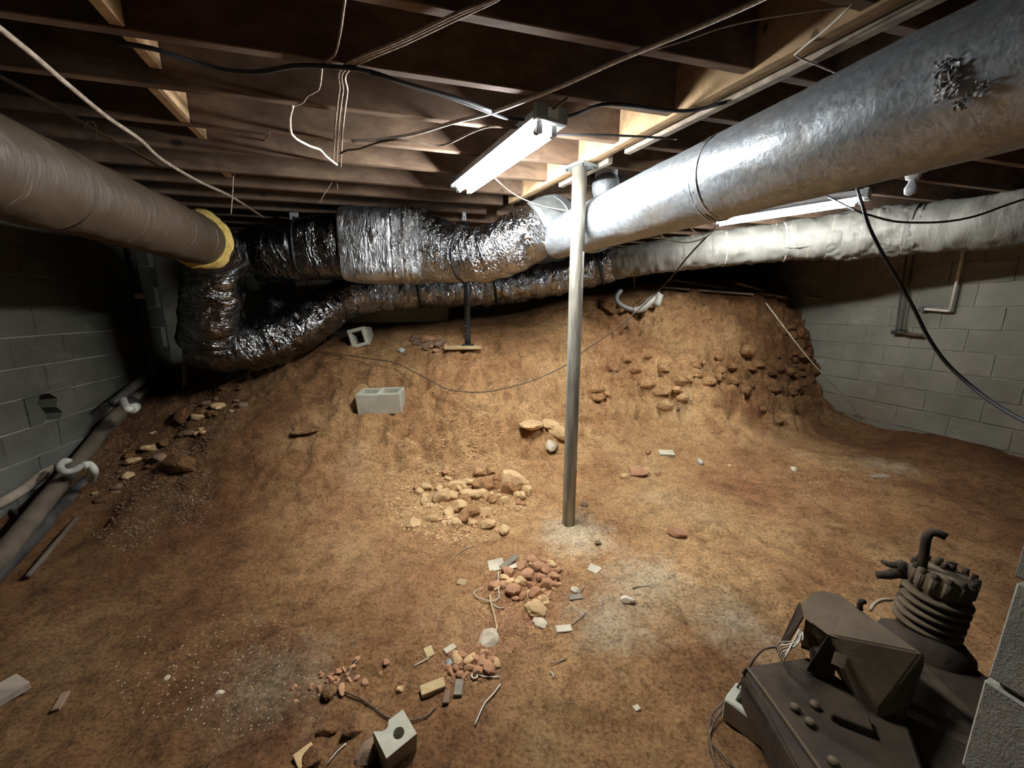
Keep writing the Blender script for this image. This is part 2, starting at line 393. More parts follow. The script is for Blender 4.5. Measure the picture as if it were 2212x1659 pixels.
# ================================================================ SETTING
# ---- ground: a height field fitted to surveyed points
cp = []
def cz(px, py, z): cp.append(tuple(Z(px, py, z)))
def ct(px, py, t): cp.append(tuple(T(px, py, t)))
for a in [(1228, 1130, 0), (1000, 1200, 0), (700, 1300, 0), (300, 1500, 0), (1000, 1600, 0), (1500, 1500, 0), (1600, 1250, 0), (1900, 1150, .02), (2200, 1300, 0),
          (1650, 1050, .03), (1450, 1080, .04), (1100, 1080, .03), (850, 1150, .0), (950, 1020, .09), (1190, 1000, .12), (1400, 980, .14), (1650, 950, .16), (1900, 1010, .1),
          (2000, 1050, .08), (100, 1330, 0), (450, 1150, .05), (300, 1200, .03), (600, 1050, .12), (60, 1190, .03), (200, 1060, .12), (2150, 1050, .08)]: cz(*a)
for a in [(820, 892, 3.42), (1000, 850, 3.55), (1130, 820, 3.7), (950, 765, 3.85), (1050, 750, 3.95), (740, 755, 3.85), (600, 800, 3.65), (450, 810, 3.9), (560, 860, 3.4),
          (660, 945, 3.1), (700, 870, 3.42), (500, 960, 2.95), (400, 890, 3.4), (400, 1000, 2.85), (1300, 850, 3.75), (1500, 885, 3.9), (1400, 845, 3.95), (1650, 875, 4.2), (1250, 760, 3.95),
          (1400, 760, 4.1), (1600, 770, 4.35), (1200, 690, 4.35), (1350, 690, 4.3), (1500, 662, 4.45), (1650, 672, 4.6), (1710, 720, 4.65), (1715, 800, 4.6), (1380, 615, 4.75),
          (1100, 690, 4.5), (1010, 745, 3.85), (900, 715, 4.3), (1240, 640, 4.9), (1000, 690, 4.6), (1110, 750, 3.95), (830, 800, 3.7), (1000, 800, 3.72)]: ct(*a)
def lw(y, z, off=0): cp.append((-2.56 - .268 * y + off, y, z))
def rw(y, z, off=0): cp.append((5.0 - .268 * y + off, y, z))
for y, z in ((0, 0), (1, .05), (2.3, .14), (2.9, .28), (3.6, .55), (4.2, .78)): lw(y, z)
for y, z in ((0, .1), (1.5, .16), (3.0, .2), (3.6, .2), (4.3, .2), (4.65, .55), (4.95, 1.25), (5.5, 1.6), (6.0, 1.7)): rw(y, z)
cp += [(0, 5.2, 1.34), (-1, 4.9, 1.27), (-2, 4.65, 1.12), (1, 5.4, 1.5), (2.3, 5.8, 1.66), (-3, 4.4, .95), (-2, -1, 0), (0, -1, 0), (2, -1, 0), (4.5, -1, .1), (2.5, 1, 0), (3.5, 1.8, .08), (0, .3, 0), (-1.5, 1.0, 0), (1.5, .6, 0), (-6, 3, .3), (7, 3, .3), (0, 7, 1.5)]
cp = np.array(cp)
def rbf_fit(P, smooth=.0015):
    n = len(P); d = np.linalg.norm(P[:, None, :2] - P[None, :, :2], axis=2)
    K = d * d * np.log(d + 1e-9) + np.eye(n) * smooth
    A = np.zeros((n + 3, n + 3)); A[:n, :n] = K; A[:n, n] = 1; A[:n, n + 1:] = P[:, :2]; A[n, :n] = 1; A[n + 1:, :n] = P[:, :2].T
    return np.linalg.solve(A, np.concatenate([P[:, 2], np.zeros(3)]))
W = rbf_fit(cp)
X0, X1, Y0, Y1, G = -4.4, 5.6, -.6, 6.6, .017
gx = np.arange(X0, X1, G); gy = np.arange(Y0, Y1, G)
GX, GY = np.meshgrid(gx, gy)
def rbf_eval(x, y):
    sh = x.shape; x = x.ravel(); y = y.ravel(); out = np.full(x.shape, W[-3]) + W[-2] * x + W[-1] * y
    for i in range(len(cp)):
        d2 = (x - cp[i, 0]) ** 2 + (y - cp[i, 1]) ** 2; out += W[i] * d2 * .5 * np.log(d2 + 1e-12)
    return out.reshape(sh)
coarse = 5
cx, cy = gx[::coarse], gy[::coarse]; CXg, CYg = np.meshgrid(cx, cy)
HC = rbf_eval(CXg, CYg)
def bil(H, x0, y0, g, x, y):
    fx = np.clip((x - x0) / g, 0, H.shape[1] - 1.001); fy = np.clip((y - y0) / g, 0, H.shape[0] - 1.001)
    ix = fx.astype(int); iy = fy.astype(int); fx = fx - ix; fy = fy - iy
    return (H[iy, ix] * (1 - fx) + H[iy, ix + 1] * fx) * (1 - fy) + (H[iy + 1, ix] * (1 - fx) + H[iy + 1, ix + 1] * fx) * fy
H = bil(HC, X0, Y0, G * coarse, GX, GY)
H = np.clip(H, -.03, 1.76)
gyy, gxx = np.gradient(H, G); slope = np.hypot(gxx, gyy)
face = np.clip((slope - .42) / .6, 0, 1)
# terraces of the spade-cut bank and lumps of clay
st = .17; q = H / st + .5 * fbm(GX * .9, GY * .9, o=3, s=3); fr = q - np.floor(q)
terr = (np.clip((fr - .5) / .32, -.5, .5) + .5 - fr) * st
H = H + face * terr * .75
lump = 1 - np.abs(fbm(GX * 4.2 + fbm(GX * 3, GY * 3, s=40) * .4, GY * 4.2, o=4, s=11))
H = H + face * (lump - .6) * .12 + face * fbm(GX * 11, GY * 11, H * 8, o=3, s=5) * .042
H = H + fbm(GX * 1.3, GY * 1.3, o=4, s=2) * .012 + fbm(GX * 7, GY * 7, o=4, s=9) * .009 + (1 - np.abs(fbm(GX * 5, GY * 5, o=4, s=90))) * .012 - .008 + fbm(GX * 24, GY * 24, o=2, s=29) * .0028
rough = np.clip(fbm(GX * 1.1, GY * 1.1, o=2, s=77) + .1, 0, 1); H = H + rough * np.clip(fbm(GX * 18, GY * 18, o=3, s=21), -.2, 1) * .012
# spade-cut ledges left of the centre
def ledge(p, q2, h, wd):
    p = Vector(p[:2]); q2 = Vector(q2[:2]); d = (q2 - p); L = d.length; d /= L; n = Vector((-d.y, d.x))
    s = (GX - p.x) * d.x + (GY - p.y) * d.y; r = (GX - p.x) * n.x + (GY - p.y) * n.y + fbm(GX * 5, GY * 5, s=61) * .05
    m = np.clip(1 - np.abs(s / L - .5) * 2, 0, 1) ** .4
    return m * h * np.where(r < 0, np.exp(-(r / wd) ** 2) * -1, np.exp(-(r / (wd * 1.6)) ** 2) * .8)
for a, b, h in (((640, 945), (760, 925), .035), ((560, 880), (760, 840), .03), ((470, 1040), (640, 930), .02), ((950, 775), (780, 790), .045), ((1290, 850), (1640, 880), .04)):
    H += ledge(Z(*a, .35), Z(*b, .4), h, .035)
# scooped hollow at the lower left by the pipes
hp = Z(190, 1150, 0); H -= .09 * np.exp(-(((GX - hp.x) / .10) ** 2 + ((GY - hp.y) / .2) ** 2))
# shallow drying cracks in the near-left clay
vc = np.abs(fbm(GX * 3.1, GY * 3.1, o=3, s=55)); zone = np.exp(-(((GX + .5) / .7) ** 2 + ((GY - .95) / .4) ** 2)) + .4 * np.exp(-(((GX - .75) / .5) ** 2 + ((GY - 1.5) / .4) ** 2))
H -= np.clip(.035 - vc, 0, .035) * .55 * zone
HL = H.tolist()
def hz(x, y):
    fx = min(max((x - X0) / G, 0), len(HL[0]) - 1.001); fy = min(max((y - Y0) / G, 0), len(HL) - 1.001)
    i = int(fx); j = int(fy); fx -= i; fy -= j
    return (HL[j][i] * (1 - fx) + HL[j][i + 1] * fx) * (1 - fy) + (HL[j + 1][i] * (1 - fx) + HL[j + 1][i + 1] * fx) * fy
def ground(px, py, dz=0.0):
    d = ray(px, py); o = Vector((0, 0, CZ)); t = .6
    while t < 7.5:
        p = o + d * t
        if p.z <= hz(p.x, p.y): break
        t += .01
    return Vector((p.x, p.y, hz(p.x, p.y) + dz)), t
ny, nx = H.shape
verts = np.stack([GX, GY, H], -1)
fn = face[..., None] * np.stack([fbm(GX * 6, GY * 6, H * 6, o=3, s=31), fbm(GX * 6, GY * 6, H * 6, o=3, s=32), 0 * GX], -1) * .03
verts = (verts + fn).reshape(-1, 3)
idx = np.arange(nx * ny).reshape(ny, nx)
qf = np.stack([idx[:-1, :-1], idx[:-1, 1:], idx[1:, 1:], idx[1:, :-1]], -1).reshape(-1, 4)
# keep only soil inside the walls
cxm = GX[:-1, :-1].ravel(); cym = GY[:-1, :-1].ravel()
keep = (cxm > -2.75 - .268 * cym) & (cxm < 5.2 - .268 * cym) & (cym < 5.35 + .268 * cxm)
qf = qf[keep]
me = bpy.data.meshes.new('floor'); me.vertices.add(len(verts)); me.vertices.foreach_set('co', verts.ravel())
me.loops.add(qf.size); me.loops.foreach_set('vertex_index', qf.ravel().astype(np.int32))
me.polygons.add(len(qf)); me.polygons.foreach_set('loop_start', (np.arange(len(qf)) * 4).astype(np.int32)); me.update(calc_edges=True); me.validate()
bmf = bmesh.new(); bmf.from_mesh(me); bmesh.ops.delete(bmf, geom=[v for v in bmf.verts if not v.link_faces], context='VERTS'); bmf.to_mesh(me); bmf.free()
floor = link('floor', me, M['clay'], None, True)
tag(floor, 'uneven red and ochre clay ground rising into a dug bank at the back', 'ground', kind='structure')

# ---- block walls
CH = .2; CL = .4
def block_meshes(tagname, L, th=.032):
    out = []
    for k in range(3):
        bm = bmesh.new(); box_bm(bm, (0, 0, 0), (L - .007, th, CH - .007), None, .0035)
        for v in bm.verts:
            v.co += Vector((random.uniform(-.002, .002), random.uniform(-.0025, .0025), random.uniform(-.002, .002)))
        out.append(bmo(bm, tagname))
    return out
def block_wall(name, p0, d, n, length, z0, z1, mat, label, skip=None, soff=0, kind='structure', cat='wall', minz=None):
    """p0 start, d unit direction along the wall, n unit normal into the room"""
    root = empty(name, (p0[0], p0[1], z0), label, cat, kind=kind)
    rows = int(round((z1 - z0) / CH)); ang = math.atan2(d.y, d.x)
    whole = block_meshes('concrete_block', CL); half = block_meshes('concrete_block', CL / 2)
    for m_ in whole + half: m_.materials.append(mat)
    cells = []
    for r in range(rows):
        off = 0 if (r + soff) % 2 == 0 else -CL / 2
        x = off
        while x < length - .05:
            a, b = max(x, 0), min(x + CL, length)
            if b - a > .005: cells.append((r, a, b))
            x += CL
    bmk = bmesh.new()
    for r, a, b in cells:
        sk = skip and skip(r, a, b)
        zc = z0 + (r + .5) * CH
        if not sk:
            vs = box_bm(bmk, (0, 0, 0), (b - a, .10, CH)); 
            bmesh.ops.translate(bmk, vec=((a + b) / 2, 0, 0), verts=vs)
            bmesh.ops.transform(bmk, matrix=RZ(ang), verts=vs)
            c = Vector((p0[0], p0[1], zc)) - n * .0565
            bmesh.ops.translate(bmk, vec=c, verts=vs)
        else: continue
        if b - a < .09: continue
        if minz is not None and zc + CH / 2 < minz((a + b) / 2): continue
        src = whole if b - a > CL * .75 else half
        o = bpy.data.objects.new('concrete_block', random.choice(src)); COL.objects.link(o); o.parent = root
        if b - a not in (CL, CL / 2): o.scale.x = (b - a) / (CL if b - a > CL * .75 else CL / 2)
        pos = Vector((p0[0], p0[1], zc)) + d * (a + b) / 2 - n * (.0135 + random.uniform(0, .003))
        o.location = pos - root.location; o.rotation_euler = (random.uniform(-.006, .006), 0, ang + random.uniform(-.004, .004))
    bmesh.ops.remove_doubles(bmk, verts=bmk.verts[:], dist=.0005)
    mo = link('mortar', bmo(bmk, 'mortar'), M['mortar'], root)
    return root
lp0 = Vector((-2.56 - .268 * -1.2, -1.2, 0)); lend = Vector((-2.56 - .268 * 4.1, 4.1, 0))
hole = onplane(105, 900, lp0, RX)
hs = (Vector((hole.x, hole.y, 0)) - lp0).dot(FW); hr = int((hole.z - 0) / CH)
def lskip(r, a, b): return r == hr and a <= hs <= b
def lminz(s):
    p = lp0 + FW * s; return hz(p.x + .1, p.y) - .1
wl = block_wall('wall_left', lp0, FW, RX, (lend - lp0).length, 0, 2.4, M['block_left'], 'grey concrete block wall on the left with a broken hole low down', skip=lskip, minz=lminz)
rp0 = Vector((5.0 - .268 * -.6, -.6, 0)); rend = Vector((3.37, 6.08, 0))
def rminz(s):
    p = rp0 + FW * s; return hz(p.x - .12, p.y) - .1
wr = block_wall('wall_right', rp0, FW, -RX, (rend - rp0).length, 0, 2.4, M['block'], 'pale grey concrete block wall on the right with mortar smears', minz=rminz)
fp0 = lend.copy(); fp0.z = .6
def fminz(s):
    p = fp0 + RX * s; return hz(p.x, p.y - .1) - .1
wf = block_wall('wall_back', fp0, RX, -FW, (rend - lend).length, .6, 2.4, M['block'], 'grey block wall behind the foil ducts at the back', minz=fminz)
# broken block around the hole in the left wall
for r, a, b in [(hr, None, None)]:
    off = 0 if hr % 2 == 0 else -CL / 2
    a = off + math.floor((hs - off) / CL) * CL; b = a + CL
def wp(s, z, dpt): return lp0 + FW * s - RX * dpt + Vector((0, 0, z))
z0h = hr * CH
fr1 = [(a, 0), (hs - .07, 0), (hs - .035, .05), (hs - .06, .1), (hs - .09, .15), (hs - .05, .2), (a, .2)]
fr2 = [(b, .2), (hs + .02, .2), (hs + .075, .15), (hs + .05, .09), (hs + .09, .04), (hs + .06, 0), (b, 0)]
hs0 = hs; hs = a + .17
fr1 = [(a + .004, .004), (hs - .07, .004), (hs - .035, .05), (hs - .06, .1), (hs - .09, .15), (hs - .05, .196), (a + .004, .196)]
fr2 = [(b - .004, .196), (hs + .02, .196), (hs + .075, .15), (hs + .05, .09), (hs + .09, .04), (hs + .06, .004), (b - .004, .004)]
for frp in (fr1, fr2):
    if abs(frp[0][0] - frp[1][0]) < .03: continue
    sheet('broken_block', [wp(s, z0h + z, -.003) for s, z in frp], -.12, M['block_left'], wl)
box('hole_shade_panel', wp((a + b) / 2, z0h + .1, .2), (.44, .05, .26), M['black'], wl, RZ(PHI + math.pi / 2))  # black panel added behind the hole to paint its inner shade
# near block pier at the lower right
pc = Vector((.85, .58, 0)); pr = empty('block_pier', (pc.x, pc.y, -.02), 'near grey concrete block pier cut off by the lower right corner', 'pier')
pier_whole = block_meshes('concrete_block', .40, .2)
for m_ in pier_whole: m_.materials.append(M['pier'])
for r in range(7):
    for k in range(3):
        o = bpy.data.objects.new('concrete_block', random.choice(pier_whole)); COL.objects.link(o); o.parent = pr
        off = .2 if r % 2 else .0
        s = k * .4 + .2 - off
        if s < .05: s = .1; o.scale.x = .5
        p = pc - FW * s + RX * .1 + Vector((0, 0, -.02 + r * .2 + .1 - .05))
        o.location = p - pr.location; o.rotation_euler = (0, 0, PHI + math.pi / 2)
bm = bmesh.new(); vs = box_bm(bm, (0, 0, 0), (1.17, .175, 1.37)); bmesh.ops.transform(bm, matrix=RZ(PHI + math.pi / 2), verts=vs)
bmesh.ops.translate(bm, vec=pc - FW * .6 + RX * .1 + Vector((0, 0, .62)), verts=vs); link('mortar', bmo(bm, 'mortar'), M['mortar'], pr)

# ---- ceiling: dark subfloor, joists, beam, blocking
ceil = empty('ceiling', (0, 0, DZ), 'timber floor structure overhead of brown joists under dark subfloor', 'ceiling', kind='structure')
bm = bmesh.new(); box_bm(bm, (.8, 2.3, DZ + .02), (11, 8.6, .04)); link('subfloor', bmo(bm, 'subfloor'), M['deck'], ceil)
def plank(name, a, b, zt, zb, wd, m, bev=.003):
    a = Vector(a); b = Vector(b); d = (b - a); L = d.length; ang = math.atan2(d.y, d.x)
    c = (a + b) / 2; c.z = (zt + zb) / 2
    return box(name, c, (L, wd, zt - zb), m, ceil, RZ(ang), bev)
BA = Vector((.22, 2.69, 0)); BD = Vector((.76, -1.49, 0)).normalized()     # carrying beam line (its left face)
def on_joist(c, x): return Vector((x, c + .268 * x, 0))
def beam_x(c):   # x where joist c meets the beam face
    # BA + BD t ; y = c + .268 x
    t = (c + .268 * BA.x - BA.y) / (BD.y - .268 * BD.x); return (BA + BD * t).x
ics = [1.28 + .335 * k for k in range(-5, 14)]
for i, c in enumerate(ics):
    bx = beam_x(c); jit = random.uniform(-.004, .004)
    if BA.y + .9 > (on_joist(c, bx).y) > -1.3:
        plank('joist', on_joist(c + .019, -4.2 if c > 1 else -3.6), on_joist(c + .019, bx), DZ, JZ + jit, .038, M['joist'])
        plank('joist', on_joist(c + .019 + random.choice((0, .045)), bx + .09), on_joist(c + .019, 5.4), DZ, JZ + random.uniform(-.004, .006), .038, M['joist'])
    else:
        plank('joist', on_joist(c + .019, -4.2), on_joist(c + .019, 5.2), DZ, JZ + jit, .038, M['joist'])
bn_ = Vector((-BD.y, BD.x, 0)); bn_ = bn_ if bn_.x > 0 else -bn_
b0 = BA - BD * .55; b1 = BA + BD * 3.9
plank('beam_ply', b0 + bn_ * .02, b1 + bn_ * .02, DZ - .002, JZ - .012, .038, M['beam'])
plank('beam_ply', b0 + bn_ * .062, b1 + bn_ * .062, DZ - .002, JZ - .002, .038, M['beam'])
plank('ledger_strip', BA + BD * .62 + bn_ * .105, b1 + bn_ * .105, JZ + .045, JZ - .022, .038, M['oldwood'])
plank('ledger_strip', BA + BD * .02 + bn_ * .1, BA + BD * .5 + bn_ * .1, JZ + .03, JZ - .028, .035, M['oldwood'])
# solid blocking between joists on the left, following one line; each block stands between two joists
bl = [Z(225, 0, JZ), Z(310, 60, JZ), Z(393, 188, JZ), Z(520, 325, JZ), Z(585, 400, JZ)]
for k, c in enumerate(ics):
    if not 1.2 < c < 3.1: continue
    xb = -1.07 - (c - 1.28) * .44
    a = on_joist(c + .04, xb); b = on_joist(c + .333, xb - .10)
    if k % 2 == 0 or c < 2.3: plank('blocking', a + Vector((.02, 0, 0)), b + Vector((.02, 0, 0)), DZ, JZ + (.0 if k % 2 else .05), .038, M['beam'])
# cross blocking on the right behind the big duct
for c, x in ((.945, 1.25), (.61, 1.75), (1.28, 1.9)):
    plank('blocking', on_joist(c + .04, x), on_joist(c + .333, x - .07), DZ, JZ + .02, .038, M['joist'])
# steel connector plates / nails left out of scale; short wooden brace under the joists, right of the beam
# ================================================================ COLUMN
def round_pole(name, base, top, r, mat, parent):
    return tube(name, [base, base.lerp(top, .33), base.lerp(top, .66), top], r, mat, parent, seg=28, step=.2)
pb = Z(1228, 1130, 0); pt = Vector((pb.x + .012, pb.y + .06, JZ - .03))
pole = empty('steel_column', (pb.x, pb.y, 0), 'tall round steel column with worn paint standing on the clay near the middle', 'column')
round_pole('shaft', Vector((pb.x, pb.y, -.05)), pt, .0415, M['pole'], pole)
box('cap_plate', (pt.x, pt.y, JZ - .021), (.16, .13, .012), M['galv_dull'], pole, RZ(-.9))
for dx, dy in ((-.06, -.045), (.06, -.045), (-.06, .045), (.06, .045)):
    p = Vector((dx, dy, 0)); p.rotate(Matrix.Rotation(-.9, 3, 'Z')); tube('bolt', [(pt.x + p.x, pt.y + p.y, JZ - .04), (pt.x + p.x, pt.y + p.y, JZ - .027)], .007, M['darksteel'], pole, seg=6, step=.02)
# post behind the foil trunk
q = T(1011, 747, 3.85)
post = empty('steel_post', (q.x, q.y, q.z), 'slim blue-black steel post behind the foil trunk duct', 'post')
tube('shaft', [Vector((q.x, q.y, q.z - .05)), Vector((q.x, q.y, JZ - .012))], .029, M['darksteel'], post, seg=16, step=.5)
box('base_plate', (q.x, q.y, q.z + .012), (.12, .12, .01), M['darksteel'], post)
box('top_plate', (q.x, q.y, JZ - .009), (.1, .1, .008), M['darksteel'], post)
for zz in (q.z + .12, q.z + .2): tube('pin', [(q.x - .02, q.y - .026, zz), (q.x - .02, q.y - .038, zz)], .006, M['foil_tape'], post, seg=8, step=.02)
g0, _ = ground(985, 752)
tag(box('wood_pad', (q.x - .05, q.y - .01, q.z - .012), (.36, .15, .035), M['chip'], None, RZ(.1)), 'pale wooden pad under the slim blue-black post', 'board')

fa, fb = T(752, 676, 4.42), T(968, 668, 4.62)
tag(box('concrete_footing', (fa + fb) / 2 - Vector((0, 0, .03)), ((fb - fa).length, .1, .2), M['loose'], None, RZ(math.atan2(fb.y - fa.y, fb.x - fa.x)), .01), 'pale concrete footing ledge half buried behind the foil ducts', 'footing')
# ================================================================ FLUORESCENT FIXTURES
def fixture(a, b, ntubes, label, zt=2.175):
    a = Vector(a); b = Vector(b); d = (b - a); L = d.length; d.normalize(); s = Vector((-d.y, d.x, 0)); ang = math.atan2(d.y, d.x)
    c = (a + b) / 2
    root = empty('fluorescent_light', (c.x, c.y, zt), label, 'light')
    # channel body with sloping reflector wings
    w0, w1 = .05, .078
    prof = [(-w1, zt - .052), (-w0, zt - .03), (-w0, zt), (w0, zt), (w0, zt - .03), (w1, zt - .052), (w0 - .015, zt - .045), (-w0 + .015, zt - .045)]
    vv = []; ff = []
    for e, P in enumerate((a - d * .03, b + d * .03)):
        for x, z in prof: vv.append((P.x + s.x * x, P.y + s.y * x, z))
    n = len(prof)
    for i in range(n): ff.append((i, (i + 1) % n, n + (i + 1) % n, n + i))
    ff += [tuple(reversed(range(n))), tuple(range(n, 2 * n))]
    bm = bmesh.new(); bm.from_mesh(mesh_from('h', vv, ff)); link('housing', bmo(bm, 'housing'), M['fixture'], root)
    for P, e in ((a - d * .045, -1), (b + d * .045, 1)):
        box('end_cap', (P.x, P.y, zt - .028), (.03, .15, .062), M['galv_dull'], root, RZ(ang))
    offs = (-.035, .035) if ntubes == 2 else (0,)
    for o_ in offs:
        p = a + s * o_; q = b + s * o_; z = zt - .078
        lt = tube('lamp_tube', [(p.x, p.y, z), (q.x, q.y, z)], .0145, M['tube'], root, seg=10, step=.5)
        for P, e in ((p, -1), (q, 1)):
            tube('tube_end', [(P.x + d.x * e * -.012, P.y + d.y * e * -.012, z), (P.x + d.x * e * .006, P.y + d.y * e * .006, z)], .0155, M['galv_dull'], lt, seg=12, step=.05)
            box('lamp_holder', (P.x + d.x * e * .014, P.y + d.y * e * .014, z + .012), (.016, .028, .052), M['fixture'], root, RZ(ang))
    P = b + d * .062
    box('label_sticker', (P.x, P.y, zt - .028), (.002, .05, .034), M['label'], root, RZ(ang))
    return root
fixture(Z(1004, 407, 2.107), Z(1176, 281, 2.107), 2, 'twin-tube fluorescent light under the joists left of the steel column')
fixture(Z(1552, 482, 2.107), Z(1852, 436, 2.107), 1, 'single-tube fluorescent light glowing behind the big galvanised duct')
# bare bulb holder beyond the big duct
q = Z(1972, 383, 2.15)
lh = empty('lamp_holder', (q.x, q.y, JZ), 'white porcelain bulb holder with unlit bulb on the joists at right', 'lamp')
tube('base', [(q.x, q.y, JZ), (q.x, q.y, JZ - .012), (q.x, q.y, JZ - .02), (q.x, q.y, JZ - .05)], [.07, .068, .04, .03], M['fixture'], lh, seg=20, lin=True)
tube('bulb', [(q.x, q.y, JZ - .05), (q.x, q.y, JZ - .07), (q.x, q.y, JZ - .1), (q.x, q.y, JZ - .13), (q.x, q.y, JZ - .142)], [.014, .018, .031, .026, .004], M['glass'], lh, seg=16, step=.01)

# ================================================================ DUCTS
def crinkle(amp, freq=9, ribs=0.0, ribf=30, s=0, sag=0):
    def f(S_, A, V):
        fold = 1 - np.abs(vnoise(S_ * freq * 3.1 + 1.5 * vnoise(S_ * 2, np.cos(A), np.sin(A), s=s + 3), np.cos(A) * .8, np.sin(A) * .8, s=s + 21)) * 2.2
        u = np.cos(A) * 1.1; v_ = np.sin(A) * 1.1
        r = amp * (fbm(S_ * freq + 3, u * 2.2, v_ * 2.2, o=4, s=s, gain=.6))
        r += amp * .8 * (1 - 2 * np.abs(vnoise(S_ * freq * 1.9, u * 1.3 + 5, v_ * 1.3, s=s + 5)))
        if amp > .0055: r += amp * .55 * np.clip(fold, -.4, 1)
        if ribs: r += ribs * np.sin(S_ * ribf + 1.6 * vnoise(S_ * 3, u, v_, s=s + 9))
        return r
    return f
def strap(pts_mid, d, r, name, mat, parent, wd=.02, tk=.004, sq=0.0):
    a = Vector(pts_mid); d = Vector(d).normalized() * wd / 2
    return tube(name, [a - d, a + d], r + tk, mat, parent, seg=28, step=.5, sq=sq)
# left brown duct
ld = empty('insulated_duct', T(240, 455, 1.9), 'brown wrapped round duct with white scuffs along the left wall', 'duct')
la = Z(0, 365, 1.83); lb = Z(428, 517, 1.83); ldv = (lb - la).normalized()
tube('sleeve', [la - ldv * 1.3, la - ldv * .6, la, la.lerp(lb, .5), lb], .158, M['brownwrap'], ld, seg=48, step=.02, disp=crinkle(.004, 5, s=3))
for k, s_ in enumerate((.13, .45, .78, 1.02)):
    strap(la + ldv * s_ * 1.2, ldv + Vector((0, 0, random.uniform(-.1, .1))), .159, 'seam_band', M['brownwrap'], ld, .012, .003)
def ragged(S_, A, V): return .014 * fbm(S_ * 20, np.cos(A) * 3, np.sin(A) * 3, o=4, s=8)
tube('fibreglass_collar', [lb - ldv * .012, lb + ldv * .03, lb + ldv * .06], [.182, .19, .175], M['fibre'], ld, seg=44, step=.01, disp=ragged)
# foil leg: elbow down, along the ground, up and across to the cloth wrapped duct
fl = empty('foil_flex_duct', T(450, 790, 3.3), 'shiny foil flex duct dropping from the brown duct and running low under the trunk', 'duct')
leg = [lb + ldv * .05, T(462, 545, 2.88), T(462, 610, 3.0), T(458, 680, 3.12), T(452, 738, 3.25)]
tube('vertical_sleeve', leg, [.165, .2, .2, .205, .21], M['foil_dark'], fl, seg=48, step=.012, disp=crinkle(.009, 5, .004, 30, s=4))
low = [T(420, 742, 3.3), T(480, 748, 3.35), T(560, 742, 3.45), T(650, 706, 3.6), T(715, 662, 3.75), T(752, 640, 3.85)]
tube('ground_sleeve', low, [.17, .215, .215, .205, .19, .19], M['foil_dark'], fl, seg=48, step=.012, disp=crinkle(.014, 8, .007, 34, s=14))
runp = [T(752, 640, 3.85), T(830, 632, 4.0), T(905, 628, 4.08), T(1070, 622, 4.2), T(1180, 606, 4.25), T(1290, 580, 4.22), T(1325, 572, 4.15)]
tube('run_sleeve', runp, [.19, .185, .18, .175, .17, .165, .16], M['foil'], fl, seg=40, step=.015, disp=crinkle(.014, 8, .008, 32, s=24))
for a, b in ((T(752, 640, 3.85), T(765, 638, 3.87)), (T(905, 628, 4.08), T(920, 627, 4.09)), (T(1070, 622, 4.2), T(1085, 620, 4.2)), (T(1298, 578, 4.2), T(1310, 575, 4.18))):
    strap(a, b - a, .188, 'hanger_strap', M['black'], fl, .02, .002)
# second foil drop behind
fd = empty('foil_drop_duct', T(600, 730, 3.85), 'dark foil branch duct dropping behind the left end of the trunk', 'duct')
tube('sleeve', [T(585, 560, 3.7), T(600, 620, 3.95), T(600, 680, 4.0), T(590, 725, 3.95)], [.17, .14, .14, .15], M['foil_dark'], fd, seg=40, step=.012, disp=crinkle(.012, 9, .008, 42, s=44))
# trunk
tk = empty('foil_trunk_duct', T(800, 540, 3.3), 'large foil wrapped trunk duct hung under the joists at the back', 'duct')
t1 = [T(560, 560, 3.45), T(548, 552, 3.42), T(575, 545, 3.38), T(620, 543, 3.36), T(664, 540, 3.33)]
tube('left_elbow', t1, [.10, .19, .232, .24, .238], M['foil_dark'], tk, seg=52, step=.012, disp=crinkle(.004, 3, 0, s=54), sq=[0, 0, 0, .1, .15])
tube('left_sleeve', [T(664, 540, 3.33), T(710, 537, 3.32), T(758, 535, 3.3)], [.238, .252, .24], M['foil_dark'], tk, seg=52, step=.01, disp=crinkle(.007, 4, 0, s=64), sq=.2)
tube('box_sleeve', [T(758, 536, 3.3), T(766, 536, 3.3), T(812, 536, 3.29), T(862, 536, 3.28), T(870, 536, 3.28)], [.25, .285, .29, .285, .25], M['foil_flat'], tk, seg=56, step=.01, disp=crinkle(.003, 5, 0, s=74), sq=[.3, .8, .9, .8, .4])
tube('taped_joint', [T(868, 536, 3.28), T(895, 536, 3.28), T(926, 537, 3.28)], [.275, .278, .272], M['foil_tape'], tk, seg=110, step=.009, disp=crinkle(.011, 24, 0, s=84), sq=.8, smooth=False)
tube('right_elbow', [T(922, 537, 3.28), T(945, 541, 3.26), T(985, 550, 3.2), T(1012, 553, 3.14)], [.262, .262, .235, .21], M['foil'], tk, seg=52, step=.01, disp=crinkle(.006, 5, 0, s=94), sq=[.4, .2, 0, 0])
tube('flex_sleeve', [T(1005, 553, 3.15), T(1050, 550, 3.05), T(1095, 535, 2.97), T(1135, 512, 2.92), T(1166, 491, 2.9)], [.205, .2, .2, .2, .197], M['foil'], tk, seg=56, step=.01, disp=crinkle(.009, 6, .004, 45, s=104))
strap(T(664, 540, 3.33), T(678, 540, 3.33) - T(650, 540, 3.33), .246, 'hanger_strap', M['black'], tk, .02, .004, .15)
strap(T(760, 536, 3.3), T(774, 536, 3.3) - T(750, 536, 3.3), .262, 'hanger_strap', M['black'], tk, .02, .004, .3)
strap(T(1006, 553, 3.14), T(1020, 552, 3.12) - T(992, 552, 3.17), .215, 'hanger_strap', M['black'], tk, .014, .003)
strap(T(893, 536, 3.28), T(903, 536, 3.28) - T(883, 536, 3.28), .284, 'seam_strip', M['foil_tape'], tk, .016, .006, .8)
